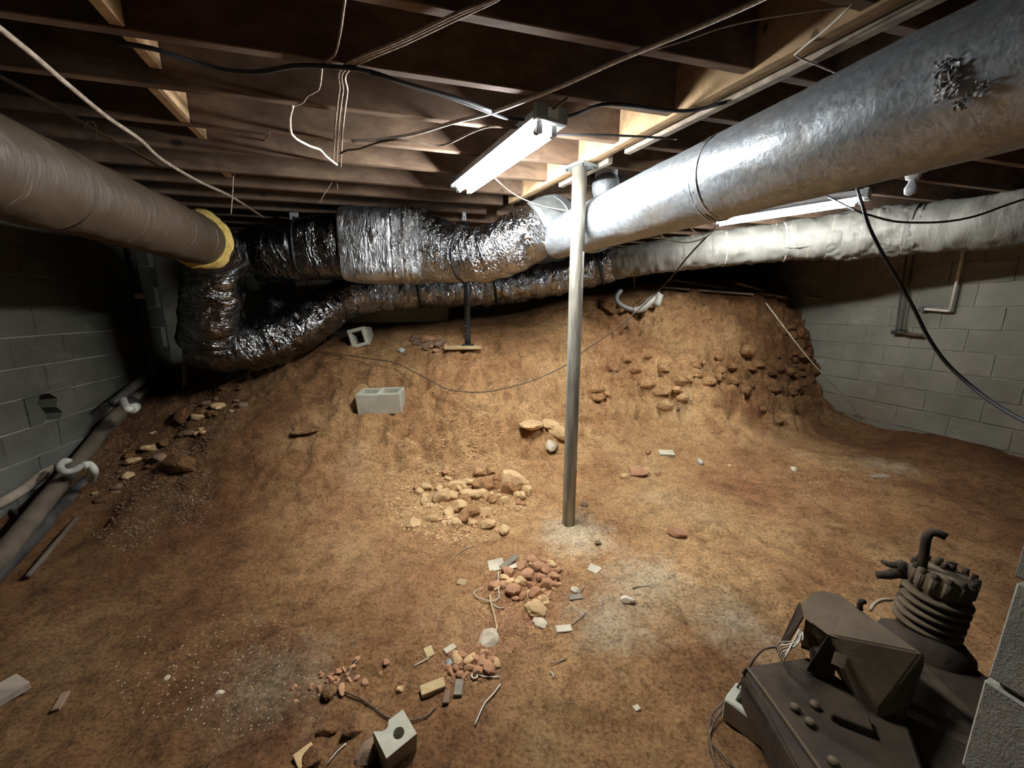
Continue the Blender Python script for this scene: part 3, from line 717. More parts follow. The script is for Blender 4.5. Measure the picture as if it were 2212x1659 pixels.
# hangers up to the joists
for px, w_ in ((636, .07), (769, .035), (1003, .03)):
    a = T(px, 474, 3.3); h = empty('duct_hanger', (a.x, a.y, JZ), 'white metal hanger bracket holding the foil trunk at ' + {636: 'its left end', 769: 'the box section', 1003: 'the right elbow'}[px], 'bracket')
    box('bracket', (a.x, a.y, (JZ + a.z) / 2 + .012), (w_, .02, .035), M['fixture'], h)
    for e in (-1, 1): tube('screw', [(a.x + e * w_ * .32, a.y - .014, a.z + .02), (a.x + e * w_ * .32, a.y - .014, a.z - .012)], .009, M['fixture'], h, seg=8, step=.1)
# big galvanised duct
g = empty('galvanised_duct', Z(1562, 382, 1.9), 'big galvanised round duct crossing from the steel column to the upper right', 'duct')
ga = Z(1205, 515, 1.9); gb = Z(2110, 180, 1.9); gd = (gb - ga).normalized()
tube('pipe', [ga, ga + gd * .7, ga + gd * 1.4, ga + gd * 2.2, ga + gd * 3.1], [.142, .15, .157, .165, .175], M['galv'], g, seg=64, step=.03, disp=crinkle(.0025, 5, 0, s=114))
for px, py, wd, tk_, mt in ((1286, 494, .012, .004, 'galv'), (1278, 497, .008, .003, 'galv'), (1404, 446, .004, .002, 'darksteel'), (1562, 384, .008, .004, 'brownpipe'), (1554, 387, .006, .005, 'galv_dull'), (1570, 380, .006, .003, 'galv_dull')):
    c_ = Z(px, py, 1.9); rr_ = .143 + (c_ - ga).length * .0105
    strap(c_, gd, rr_, 'seam_band', M[mt], g, wd, tk_)
# foil patches near its wide end
fpm = [(2036, 148, .022), (2052, 166, .024), (2040, 196, .024), (2062, 194, .016), (2078, 224, .018), (2118, 190, .018)]
for px, py, sz in fpm:
    d_ = ray(px, py); o_ = Vector((0, 0, CZ)); t_ = .5
    while t_ < 2:
        p = o_ + d_ * t_; k = (p - ga).dot(gd); rad = (p - (ga + gd * k)).length
        if rad < .167 + .004: break
        t_ += .004
    nrm = (p - (ga + gd * k)).normalized(); tv = gd; bv = nrm.cross(tv)
    vv = []; ff = []; n = 9
    for i in range(n):
        for j in range(n):
            a_, b_ = (i / (n - 1) - .5) * sz * 1.3, (j / (n - 1) - .5) * sz * 1.8
            pp_ = p + tv * a_ + bv * b_; ax = ga + gd * (pp_ - ga).dot(gd); rv = (pp_ - ax).normalized()
            vv.append(ax + rv * (.1735 + random.uniform(-.003, .004)))
    for i in range(n - 1):
        for j in range(n - 1):
            if random.random() < (.6 if (i in (0, n - 2) or j in (0, n - 2)) else .2): continue
            k_ = i * n + j; ff.append((k_, k_ + 1, k_ + n + 1, k_ + n))
    me = mesh_from('foil_patch', vv, ff); me.uv_layers.new(); link('foil_patch', me, M['foil_tape'], g)
# grey boot joining trunk to the galvanised duct
bt = empty('sheet_metal_boot', T(1190, 490, 2.95), 'dull grey sheet metal elbow between the foil flex and the galvanised duct', 'duct')
tube('elbow', [T(1158, 494, 2.9), T(1178, 484, 2.92), T(1200, 478, 2.98), T(1212, 490, 3.08)], [.192, .185, .175, .165], M['galv_dull'], bt, seg=40, step=.02)
tube('upper_collar', [T(1188, 470, 2.96), T(1190, 438, 2.96)], [.15, .14], M['galv_dull'], bt, seg=32, step=.05)
strap(T(1192, 480, 2.95), T(1212, 472, 3.0) - T(1180, 486, 2.9), .186, 'seam_band', M['galv_dull'], bt, .01, .003)
# small branch elbow right of the column
br = empty('branch_elbow', T(1310, 420, 2.6), 'small white-grey adjustable duct elbow right of the steel column', 'duct')
e0, e1, e2, e3 = T(1312, 358, 2.52), T(1308, 395, 2.50), T(1312, 425, 2.50), T(1330, 458, 2.56)
tube('upper_gore', [T(1312, 345, 2.52), e1], .072, M['fixture'], br, seg=28, step=.05)
tube('middle_gore', [e1, T(1309, 408, 2.49), e2], [.086, .088, .082], M['galv'], br, seg=28, step=.02)
tube('lower_gore', [e2, T(1318, 442, 2.52), e3], [.082, .076, .062], M['galv_dull'], br, seg=28, step=.02)
bm = bmesh.new()
for k in range(46):
    c_ = e3 + Vector((random.gauss(.01, .03), random.gauss(-.03, .02), random.gauss(.0, .03)))
    a_ = random.random() * 6.28; u = Vector((math.cos(a_), random.uniform(-.4, .4), math.sin(a_))) * random.uniform(.012, .035); v_ = Vector((random.uniform(-1, 1), random.uniform(-1, 1), random.uniform(-1, 1))) * .007
    vs = [bm.verts.new(p) for p in (c_, c_ + u, c_ + u + v_, c_ + v_ * 1.5, c_ + u * .5 + v_.cross(u) * 12)]
    bm.faces.new((vs[0], vs[1], vs[4])); bm.faces.new((vs[1], vs[2], vs[4])); bm.faces.new((vs[2], vs[3], vs[4])); bm.faces.new((vs[3], vs[0], vs[4]))
link('torn_tape', bmo(bm, 'torn_tape'), M['fixture'], br)
sheet('tape_flap', [T(1338, 378, 2.5), T(1349, 378, 2.5), T(1340, 400, 2.48), T(1334, 396, 2.48)], .004, M['foil_tape'], br)
# cloth wrapped duct at right
cd = empty('cloth_wrapped_duct', T(1800, 510, 3.2), 'grey cloth insulated duct sagging toward the right wall', 'duct')
cpts = [T(1318, 573, 4.18), T(1400, 558, 4.02), T(1500, 545, 3.92), T(1560, 537, 3.84), T(1640, 529, 3.74), T(1740, 517, 3.58), T(1850, 507, 3.38), T(1960, 496, 3.16), T(2100, 484, 2.88), T(2230, 465, 2.68), T(2420, 430, 2.42)]
tube('wrap', cpts, [.15, .155, .165, .168, .17, .176, .188, .184, .186, .186, .186], M['greywrap'], cd, seg=52, step=.016, disp=crinkle(.010, 6, .002, 22, s=124))
for i, (a, b, r_) in enumerate(((T(1562, 537, 3.84), T(1580, 535, 3.82), .168), (T(1675, 525, 3.69), T(1690, 523, 3.66), .173), (T(1692, 523, 3.66), T(1705, 521, 3.64), .174), (T(1975, 494, 3.13), T(1990, 493, 3.1), .186))):
    strap(a, b - a, r_ + .004, 'tie_band', M['whitecable'] if i < 3 else M['black'], cd, .01, .004)
def droop(S_, A, V): return .016 * fbm(S_ * 9, np.cos(A) * 3, np.sin(A) * 3, o=4, s=7, gain=.7)
tube('torn_wrap', [T(1785, 513, 3.5), T(1850, 507, 3.38), T(1940, 498, 3.2), T(1990, 494, 3.1)], [.184, .198, .195, .187], M['greywrap'], cd, seg=52, step=.012, disp=droop)
lowlip = [p + Vector((-.05, -.12, -.08)) for p in (T(1690, 520, 3.64), T(1800, 511, 3.46), T(1900, 501, 3.26), T(2010, 492, 3.06), T(2120, 482, 2.84), T(2230, 466, 2.67))]
tube('seam_lip', lowlip, [.012, .02, .016, .02, .018, .018], M['greywrap'], cd, seg=10, step=.02, disp=lambda S_, A, V: .007 * fbm(S_ * 25, np.cos(A), np.sin(A), s=9))

# ================================================================ CABLES AND WIRES
def cable(name, pts, r, mat, label, cat='cable', group=None, seg=8, step=.03):
    o = tube(name, pts, r, mat, None, seg, step); return tag(o, label, cat, group)
def ZP(lst, z): return [Z(x, y, z) for x, y in lst]
cable('armoured_cable', ZP([(1760, -60), (1640, 0), (1500, 62), (1340, 128), (1230, 178), (1140, 215), (1060, 244), (980, 264), (900, 288), (830, 300), (760, 305)], 2.172), .0075, M['armour'], 'thick grey armoured cable sweeping diagonally across the joists')
for i, (dx, dy) in enumerate(((0, 0), (6, 3), (12, 7))):
    top = ZP([(1090 + dx, -20), (1058 + dx, 2), (1000 + dx, 22 + dy), (870 + dx, 84 + dy), (742 + dx, 143 + dy)], 2.178)
    bx_ = (737, 744, 753)[i]
    down = ZP([(bx_ - 3, 190 + dy), (bx_ - 9, 235 + dy)], 2.18) + ZP([(bx_ - 14, 290 + i * 2), (bx_ - 16, 330 + i * 3), (bx_ - 17, 352 + i * 4)], 2.18)
    cable('cloth_cable', top + down, .0042, M['tancable'], ('left', 'middle', 'right')[i] + 'most of three parallel tan cables bending down across the joists'.replace('most', 'most' if i != 1 else ' one'), group='parallel tan cables')
cable('thin_wire', ZP([(748, -20), (742, 20), (735, 70), (722, 120), (698, 136), (694, 160), (688, 193), (664, 206), (655, 220), (632, 230)], 2.178), .0036, M['tancable'], 'thin crooked tan wire running down from the top edge left of the parallel cables')
cable('cream_cable', ZP([(632, 230), (626, 255), (630, 290), (650, 306), (670, 316), (690, 322), (705, 338), (728, 356)], 2.165), .006, M['whitecable'], 'short thick cream cable curling below the joists at left')
cable('black_cable', ZP([(250, 92), (330, 105), (400, 128), (480, 150), (560, 155), (640, 142), (730, 145), (800, 155), (880, 182), (960, 206), (1030, 232), (1090, 254), (1130, 258), (1200, 256), (1250, 245), (1300, 226), (1360, 228), (1440, 238), (1500, 238), (1570, 220)], 2.168), .0072, M['blackrub'], 'long black cable winding across the ceiling above the twin-tube light')
cable('black_cable', ZP([(800, 158), (900, 186), (960, 203), (1010, 218), (1060, 240)], 2.16), .0062, M['blackrub'], 'short black cable doubling the long one left of the light')
cable('dark_cable', ZP([(735, 332), (750, 324), (775, 322), (800, 313), (830, 305), (860, 302), (900, 307), (950, 315), (990, 300), (1020, 285), (1060, 273), (1105, 276), (1140, 270), (1175, 250), (1225, 212)], 2.16), .005, M['rustwire'], 'dark wavy cable passing in front of the twin-tube light')
cable('dark_cable', ZP([(1125, 273), (1150, 282), (1200, 290), (1270, 291), (1340, 293), (1400, 296), (1462, 300)], 2.15), .0052, M['blackrub'], 'straight dark cable from the twin-tube light to the beam')
cable('tan_pipe', ZP([(-80, 0), (0, 62), (70, 118), (140, 178), (230, 252), (300, 300), (350, 345), (430, 392), (500, 425), (570, 470)], 2.15), .009, M['tancable'], 'long tan cable slanting across the upper left corner')
cable('tan_pipe', ZP([(-60, 130), (0, 166), (80, 208), (180, 268), (280, 322), (350, 362)], 2.16), .008, M['brownpipe'], 'brown cable below the long tan one in the upper left corner')
hw = ZP([(582, 289)], 2.17) + [T(560, 320, 2.42), T(535, 350, 2.42), T(507, 372, 2.42), T(503, 410, 2.42), T(499, 462, 2.42)]
cable('hanging_wire', hw, .0035, M['tancable'], 'bent thin wire hanging from a joist above the trunk', cat='wire')
box_o = box('wire_clip', Z(579, 287, 2.172), (.022, .008, .014), M['fixture']); tag(box_o, 'small white clip holding the bent hanging wire', 'clip')
cable('string', ZP([(1842, 8), (1790, 58), (1740, 98), (1717, 118), (1750, 134), (1812, 160)], 2.165), .0025, M['whitecable'], 'thin pale string bent in a V at the upper right', cat='wire')
cable('thin_wire', ZP([(1410, 108), (1480, 88), (1560, 60), (1660, 38), (1840, 12)], 2.175), .002, M['tancable'], 'thin faint wire right of the armoured cable', cat='wire')
cable('white_wire', [Z(1070, 385, 2.13), T(1100, 412, 2.6), T(1135, 432, 2.68), T(1180, 447, 2.72), T(1232, 456, 2.68)], .004, M['whitecable'], 'pale wire drooping from the twin-tube light toward the column', cat='wire')
cable('small_ring', [Z(195 + 13 * math.cos(a), 281 + 20 * math.sin(a), 2.15) for a in np.linspace(0, 6.1, 14)], .002, M['tancable'], 'small loop of pale wire at the upper left', cat='wire')
# dangling bits under the joists
for i, pl in enumerate(([(722, 365), (716, 395), (700, 420), (690, 440)], [(728, 362), (727, 385), (730, 410)], [(848, 338), (846, 352), (838, 360)])):
    cable('loose_thread', [T(x, y, 2.55) for x, y in pl], .002, M['tancable'], ('long frayed thread dangling above the trunk', 'short frayed thread beside the long one', 'tiny thread on the joist left of the light')[i], cat='wire')
# cables around the right side
cable('black_power_cable', [Z(1849, 398, 2.16), T(1862, 440, 2.25), T(1878, 490, 2.2), T(1905, 545, 2.15), T(1940, 605, 2.1), T(1975, 668, 2.05), T(2005, 728, 2.0), T(2045, 785, 1.92), T(2105, 840, 1.82), T(2160, 880, 1.72), T(2230, 918, 1.6), T(2330, 960, 1.45)], .0085, M['blackrub'], 'thick black power cable hanging in a long curve on the right', step=.04)
cable('black_loop_cable', [Z(1788, 424, 2.15), T(1850, 455, 2.3), T(1880, 465, 2.3), T(1930, 478, 2.25), T(1990, 481, 2.2), T(2050, 478, 2.15), T(2110, 466, 2.1), T(2180, 441, 2.05), T(2260, 415, 2.0)], .006, M['blackrub'], 'thinner black cable drooping over the cloth wrapped duct')
cable('sagging_wire', [T(1530, 508, 2.4), T(1490, 550, 2.45), T(1440, 610, 2.6), T(1380, 668, 2.8), T(1320, 718, 3.0), T(1262, 758, 3.15), T(1224, 788, 3.2), T(1150, 822, 3.25), T(1060, 845, 3.3), T(1000, 846, 3.35), T(960, 838, 3.38), T(900, 806, 3.5), T(850, 783, 3.6), T(800, 775, 3.7), T(740, 766, 3.75), T(690, 758, 3.8)], .0048, M['rustwire'], 'long dark wire sagging from the galvanised duct across the bank', cat='wire')
cable('wire_loop', [T(1408, 478, 2.05), T(1418, 500, 2.1), T(1445, 518, 2.15), T(1480, 524, 2.2), T(1515, 517, 2.22), T(1540, 500, 2.2), T(1546, 478, 2.15)], .003, M['whitecable'], 'thin white wire looping under the galvanised duct', cat='wire')
cable('wire_loop', [T(1488, 488, 2.1), T(1500, 500, 2.15), T(1520, 507, 2.2), T(1535, 500, 2.2)], .003, M['whitecable'], 'small white wire loop right of the larger loop', cat='wire')
cable('pull_wire', [T(1535, 497, 2.3), T(1590, 466, 2.3), T(1700, 440, 2.25), T(1780, 415, 2.2), T(1848, 396, 2.15)], .003, M['whitecable'], 'pale wire stretched in front of the single-tube light', cat='wire')
for i, (a, b) in enumerate((((1957, 560), (1936, 716)), ((1972, 560), (1946, 716)))):
    pa = onplane(*a, rp0 - RX * .07, RX); pb_ = onplane(*b, rp0 - RX * .07, RX)
    cable('wall_conduit', [pa + Vector((0, 0, .35)), pa, pb_], .008, M['darkpipe'], ('left', 'right')[i] + ' dark conduit of the pair running down the right wall', cat='pipe', group='wall conduits')
q = onplane(1942, 718, rp0 - RX * .06, RX)
jb = empty('wall_valve', q, 'dark rusty fitting on the right wall at the foot of the conduits', 'fitting')
tube('body', [q - FW * .05, q + FW * .06], .018, M['darkpipe'], jb, seg=12)
tube('handle', [q + Vector((0, 0, .03)), q - FW * .07 + Vector((0, 0, .02))], .008, M['darkpipe'], jb, seg=8)
tube('stub', [q - FW * .05 + Vector((0, 0, -.012)), q - FW * .19 + Vector((0, 0, -.02))], .014, M['rustwire'], jb, seg=10)
pp = [onplane(x, y, rp0 - RX * .06, RX) for x, y in ((2085, 500), (2078, 560), (2052, 672), (1998, 668))]
wpipe = empty('wall_pipe', pp[2], 'pale L-shaped pipe on the right wall below the wrapped duct', 'pipe')
tube('riser', [pp[0] + Vector((0, 0, .2)), pp[1], pp[2]], .012, M['whitecable'], wpipe, seg=12, lin=True)
tube('arm', [pp[2], pp[3]], .012, M['whitecable'], wpipe, seg=12)
tube('valve', [pp[3], pp[3] + FW * .04], .02, M['foil_tape'], wpipe, seg=12)

# string running down the broken edge of the right wall
sp_ = [T(1655, 655, 4.3), T(1700, 715, 4.15), T(1760, 790, 4.1), T(1820, 850, 4.15), T(1862, 905, 4.2)]
cable('leaning_rod', sp_, .007, M['tancable'], 'thin pale rod leaning down the end of the right block wall', cat='rod')

# ================================================================ PIPES ALONG THE LEFT WALL
def EXT(a, b, k=1.2, z=None):
    p = a + (a - b) * (k / (a - b).length); p.z = a.z - .03 if z is None else z
    return p
pr1 = empty('waste_pipe', Z(180, 985, .3), 'brown cast waste pipe along the foot of the left wall', 'pipe')
tube('pipe', [EXT(Z(-60, 1260, .10), Z(20, 1180, .12)), Z(-60, 1260, .10), Z(20, 1180, .12), Z(100, 1080, .19), Z(180, 985, .32), Z(235, 915, .46), Z(282, 868, .56)], .05, M['brownpipe'], pr1, seg=20)
tube('extension', [Z(282, 868, .56), Z(312, 840, .62), Z(340, 815, .68)], .036, M['tanpipe'], pr1, seg=16)
tube('hub', [Z(262, 886, .52), Z(284, 866, .57)], .058, M['darkpipe'], pr1, seg=20)
tube('side_arm', [Z(190, 975, .33), Z(165, 1000, .30), Z(135, 1010, .27)], .045, M['brownpipe'], pr1, seg=16)
pr2 = empty('black_drain_pipe', Z(90, 1140, .05), 'black drain pipe on the ground beside the brown waste pipe', 'pipe')
tube('pipe', [EXT(Z(-80, 1310, .03), Z(20, 1212, .045), 1.1), Z(-80, 1310, .03), Z(20, 1212, .045), Z(100, 1130, .07), Z(186, 1044, .12)], .043, M['darkpipe'], pr2, seg=20)
tube('hub', [Z(168, 1062, .11), Z(190, 1040, .125)], .052, M['darkpipe'], pr2, seg=20)
trp = empty('pvc_trap', Z(165, 1015, .2), 'white plastic S-bend joining the drain pipes at left', 'pipe')
tube('bend', [Z(198, 1038, .22), Z(204, 1018, .31), Z(193, 1003, .36), Z(178, 1006, .36), Z(160, 1016, .34), Z(140, 1019, .34), Z(129, 1008, .36), Z(139, 996, .37), Z(150, 998, .36)], .021, M['pvc'], trp, seg=16, step=.01)
tube('coupling', [Z(187, 1004, .36), Z(178, 1007, .36)], .027, M['pvc'], trp, seg=16)
t2 = empty('pvc_fitting', Z(270, 865, .55), 'white plastic elbow fitting on the brown pipe farther along the left wall', 'pipe')
tube('bend', [Z(290, 880, .63), Z(277, 884, .64), Z(268, 872, .66), Z(264, 855, .68), Z(275, 846, .70)], .027, M['pvc'], t2, seg=16, step=.01)
tube('collar', [Z(293, 878, .63), Z(284, 884, .63)], .036, M['pvc'], t2, seg=16)
vn = onplane(328, 790, lp0 + RX * .07, RX); vt = onplane(288, 545, lp0 + RX * .07, RX)
vp = empty('vent_stack', vn, 'dark vertical pipe on the left wall with a pale coupling halfway up', 'pipe')
vn2 = Vector((vn.x, vn.y, vn.z)); vm = vn.copy(); vm.z += (vt.z - vn.z) * .6; vtt = vn.copy(); vtt.z = 2.2
tube('lower_pipe', [vn2 - Vector((0, 0, .1)), vm], .038, M['darkpipe'], vp, seg=18)
tube('coupling', [vm, vm + Vector((0, 0, .05))], .042, M['stone_pale'], vp, seg=18)
tube('upper_pipe', [vm + Vector((0, 0, .05)), vtt], .026, M['darkpipe'], vp, seg=16)
tube('foot_tee', [Z(344, 824, .64), Z(334, 800, .76), Z(324, 786, .84)], .045, M['darkpipe'], vp, seg=16)
tag(tube('branch_pipe', [Z(330, 792, .78), Z(352, 765, .84), Z(392, 722, .98)], .027, M['brownpipe']), 'brown pipe rising from the vent stack toward the foil duct', 'pipe')
tag(tube('wall_pipe', [Z(246, 872, .66), Z(280, 842, .72), Z(318, 812, .78)], .034, M['darkpipe']), 'dark pipe against the left wall behind the brown one', 'pipe')
tag(tube('thin_pipe', [Z(60, 1245, .03), Z(142, 1147, .05), Z(205, 1070, .08), Z(265, 993, .15), Z(305, 945, .24)], .013, M['brownpipe'], None, 10), 'thin brown pipe lying in the rubble right of the black drain', 'pipe')
tag(tube('timber_rail', [EXT(Z(-60, 1120, .22), Z(60, 1050, .25), 1.0), Z(-60, 1120, .22), Z(60, 1050, .25), Z(130, 990, .3)], .03, M['oldwood'], None, 10), 'grey timber rail against the left wall above the pipes', 'board')
tag(tube('bent_hose', [Z(0, 1100, .12), Z(30, 1105, .14), Z(50, 1125, .12), Z(58, 1150, .08), Z(56, 1180, .05)], .011, M['darkpipe'], None, 10), 'thin dark hose bending over the pipes at the left edge', 'hose')
pst = T(398, 800, 3.75); pst.z = hz(pst.x, pst.y)
tag(box('short_stake', pst + Vector((0, 0, .1)), (.04, .03, .24), M['oldwood'], None, Matrix.Rotation(.15, 4, 'Y')), 'short grey stake at the left foot of the foil duct', 'stake')

# ================================================================ COMPRESSOR
cb = Z(1800, 1500, .1)
cm = empty('compressor', (cb.x, cb.y, 0), 'old dusty cast iron compressor unit with wired control box, lower right', 'compressor')
CI = M['castiron']; DL = M['dustlid']
# base housing
top = [Z(1612, 1443, .235), Z(1625, 1436, .24), Z(1745, 1418, .24), Z(1960, 1560, .24), Z(2040, 1790, .24), Z(1800, 1800, .24), Z(1700, 1620, .24)]
side = [Z(1604, 1452, .225), Z(1599, 1470, .2)]
bot = [Vector((p.x, p.y, .09)) for p in (top[0], top[2], top[3], top[4], top[5])] + [Z(1597, 1500, .12)]
hull('base_housing', top + side + bot, CI, cm, .006)
rim = [Z(1604, 1455, .228), Z(1614, 1443, .24), Z(1650, 1490, .245), Z(1700, 1560, .245), Z(1770, 1660, .245), Z(1850, 1780, .245)]
tube('housing_rim', rim, .005, DL, cm, seg=8)
for px, py in ((1717, 1528), (1760, 1522), (1750, 1560), (1800, 1645)):
    p = Z(px, py, .247); tube('bolt_head', [p - Vector((0, 0, .006)), p + Vector((0, 0, .005))], .012, M['dustlid'], cm, seg=8)
p = Z(1835, 1550, .25); box('bracket', p, (.09, .05, .025), CI, cm, RZ(-.5))
# hood
body = [Z(1805, 1280, .42), Z(1870, 1325, .425), Z(1990, 1410, .43), Z(2003, 1422, .42), Z(1900, 1530, .27), Z(1800, 1405, .35), Z(1787, 1370, .395), Z(1785, 1284, .42)]
bb = [Vector((body[2].x, body[2].y, .16)), Vector((body[1].x, body[1].y, .16)), Vector((body[4].x + .01, body[4].y, .16)), Z(1800, 1440, .24)]
hull('hood', body + bb, DL, cm, .004)
hull('hood_crown', [Z(1730, 1302, .41), Z(1737, 1332, .405), Z(1787, 1372, .395), Z(1808, 1380, .395), Z(1872, 1328, .42), Z(1815, 1284, .425), Z(1778, 1274, .425), Z(1752, 1282, .42), Z(1742, 1330, .395), Z(1790, 1368, .385), Z(1820, 1300, .39)], DL, cm, .003)
sheet('side_gusset', [Z(1737, 1334, .40), Z(1729, 1302, .405), Z(1690, 1385, .25), Z(1700, 1395, .25)], .004, CI, cm)
sheet('side_gusset', [Z(1788, 1372, .395), Z(1742, 1446, .25), Z(1800, 1480, .22), Z(1806, 1408, .35)], .004, CI, cm)
sheet('back_panel', [Z(1740, 1338, .38), Z(1788, 1376, .38), Z(1788, 1420, .25), Z(1730, 1400, .25)], .004, DL, cm)
hull('control_box', [Z(1745, 1345, .36), Z(1786, 1380, .36), Z(1800, 1410, .33), Z(1800, 1470, .25), Z(1750, 1440, .25), Z(1760, 1345, .25), Z(1830, 1345, .30)], CI, cm)
box('terminal_block', Z(1750, 1385, .29), (.05, .03, .03), M['oldwood'], cm, RZ(-.6))
for k in range(6):
    x0, y0 = 1728 + random.uniform(-6, 8), 1362 + random.uniform(-4, 8)
    pts = [Z(x0, y0, .345), Z(x0 + 2 - k * 3, y0 + 14 + k * 2, .34), Z(1708 - k * 2, 1386 + k * 6, .32), Z(1684 + k * 2, 1388 + k * 7 , .29), Z(1676 + k * 3, 1404 + k * 6, .262)]
    tube('lead_wire', pts, .0023, M['whitecable'] if k % 2 else M['tancable'], cm, seg=6, step=.01)
tube('lifting_eye', [Z(1858, 1318, .42), Z(1857, 1306, .435), Z(1862, 1298, .45), Z(1866, 1300, .455)], .008, CI, cm, seg=10, step=.01)
lb_ = [Z(1802, 1414, .352), Z(1830, 1424, .352), Z(1820, 1452, .322), Z(1794, 1440, .322)]
sheet('name_plate', [p + Vector((0, 0, .012)) for p in lb_], .002, M['dustlid'], cm)
# crankcase, finned cylinder and head
C0 = Z(2040, 1236, .55); cxx, cyy = C0.x, C0.y
tube('crankcase', [(cxx - .05, cyy - .02, .04), (cxx - .05, cyy - .02, .1), (cxx - .04, cyy - .02, .26), (cxx - .02, cyy - .01, .31), (cxx - .015, cyy, .335)], [.11, .125, .125, .11, .075], CI, cm, seg=32, lin=True)
hull('gear_case', [Vector((cxx - .13, cyy - .02, .31)), Vector((cxx + .06, cyy - .08, .30)), Vector((cxx - .17, cyy - .34, .30)), Vector((cxx + .03, cyy - .40, .28)), Vector((cxx - .2, cyy + .02, .1)), Vector((cxx + .08, cyy - .05, .08)), Vector((cxx - .28, cyy - .40, .1)), Vector((cxx + .08, cyy - .48, .08)), Vector((cxx - .25, cyy - .1, .2))], CI, cm, .02, False)
tilt = Vector((.10, .0, 1)).normalized()
def ax(z): return C0 + tilt * (z - .55)
cyl = tube('cylinder', [ax(.32), ax(.5)], .066, CI, cm, seg=36)
for k in range(5):
    z = .352 + k * .027; tube('cooling_fin', [ax(z), ax(z + .004), ax(z + .012), ax(z + .016)], [.074, .083, .083, .074], DL, cyl, seg=40, lin=True)
head = tube('cylinder_head', [ax(.488), ax(.493), ax(.543), ax(.55)], [.066, .069, .069, .065], DL, cm, seg=40, lin=True)
for k in range(14):
    a = k / 14 * 6.283; o_ = Vector((.066 * math.cos(a), .066 * math.sin(a), 0))
    tube('bolt_boss', [ax(.495) + o_, ax(.546) + o_], .0108, DL, head, seg=8, lin=True)
    tube('head_bolt', [ax(.5) + o_ * 1.03, ax(.55) + o_ * 1.03, ax(.563) + o_ * 1.03], [.0088, .0088, .0075], CI, head, seg=6, lin=True)
for dx, dy in ((.02, .02), (.035, .012), (.045, .03), (.02, .04)):
    tube('valve_nut', [ax(.547) + Vector((dx, dy, 0)), ax(.566) + Vector((dx, dy, 0))], .008, CI, head, seg=6)
tube('pipe_stub', [Z(1991, 1228, .545), Z(1996, 1196, .6), Z(2001, 1162, .655), Z(2012, 1150, .675), Z(2028, 1152, .675), Z(2045, 1161, .67)], .0125, CI, cm, seg=14, step=.01)
tube('suction_valve', [Z(1968, 1236, .5), Z(1942, 1236, .49), Z(1918, 1242, .48), Z(1894, 1241, .475)], [.024, .019, .014, .012], CI, cm, seg=14, step=.015)
tube('valve_branch', [Z(1950, 1222, .5), Z(1938, 1222, .51), Z(1916, 1218, .505), Z(1906, 1212, .505)], [.018, .014, .009, .008], CI, cm, seg=12, step=.015)
tube('valve_stem', [Z(1950, 1236, .5), Z(1946, 1214, .53)], .012, CI, cm, seg=10)
tube('oil_line', [Z(1880, 1318, .3), Z(1890, 1304, .3), Z(1906, 1296, .3), Z(1925, 1296, .3)], .006, M['tanpipe'], cm, seg=8, step=.01)
tube('motor_body', [(cxx - .22, cyy - .38, .19), (cxx - .08, cyy - .56, .19)], .11, CI, cm, seg=24)
tag(tube('ground_wire', [Z(1678, 1398, .25), Z(1650, 1402, .25), Z(1625, 1430, .2), Z(1598, 1478, .1), Z(1572, 1508, .02), Z(1540, 1540, .012), Z(1532, 1580, .012), Z(1540, 1630, .012), Z(1560, 1690, .012)], .0035, M['rustwire'], None, 8, .02), 'thin dark wire trailing from the compressor to the ground', 'wire')
tag(tube('ground_wire', [Z(1560, 1530, .012), Z(1538, 1570, .012), Z(1532, 1600, .012), Z(1552, 1622, .012), Z(1580, 1650, .012), Z(1620, 1700, .012)], .003, M['rustwire'], None, 8, .02), 'second dark wire curving on the ground left of the compressor', 'wire')
def hollow_block(name, size, mat, label, mtx, cores=2, wall=.03, cat='block'):
    """concrete block with through cores; x long, y wide, z high"""
    L, Wd, Hh = size; n = cores; cw = (L - wall * (n + 1)) / n
    xs = [-L / 2]
    for i in range(n): xs += [-L / 2 + wall + i * (cw + wall), -L / 2 + wall + i * (cw + wall) + cw]
    xs.append(L / 2); ys = [-Wd / 2, -Wd / 2 + wall, Wd / 2 - wall, Wd / 2]
    bm = bmesh.new()
    solid = lambda i, j: not (j == 1 and i % 2 == 1)
    for i in range(len(xs) - 1):
        for j in range(3):
            if solid(i, j):
                box_bm(bm, ((xs[i] + xs[i + 1]) / 2, (ys[j] + ys[j + 1]) / 2, Hh / 2), (xs[i + 1] - xs[i], ys[j + 1] - ys[j], Hh))
    bmesh.ops.remove_doubles(bm, verts=bm.verts[:], dist=.0005)
    # drop internal walls
    seen = {}
    for f in bm.faces:
        k = tuple(sorted(v.index for v in f.verts)); seen.setdefault(tuple(round(c, 4) for c in f.calc_center_median()), []).append(f)
    dead = [f for fs in seen.values() if len(fs) > 1 for f in fs]
    bmesh.ops.delete(bm, geom=dead, context='FACES')
    bmesh.ops.recalc_face_normals(bm, faces=bm.faces[:])
    es = [e for e in bm.edges if e.is_manifold and e.calc_face_angle(0) > .5]
    bmesh.ops.bevel(bm, geom=es, offset=.005, segments=1, affect='EDGES')
    for v in bm.verts: v.co += Vector([random.uniform(-.0015, .0015) for _ in range(3)])
    o = link(name, bmo(bm, name), mat); o.matrix_world = mtx
    return tag(o, label, cat)
p, t_ = ground(822, 889)
hollow_block('concrete_block', (.385, .19, .19), M['loose'], 'pale two-hole concrete block lying on the slope left of centre', Matrix.Translation(p + Vector((0, .07, -.012))) @ RZ(math.radians(2)) @ Matrix.Rotation(math.radians(7), 4, 'X') @ Matrix.Rotation(math.radians(-2), 4, 'Y'), 2, .032)
p = T(770, 722, 3.95); p.z = hz(p.x, p.y)
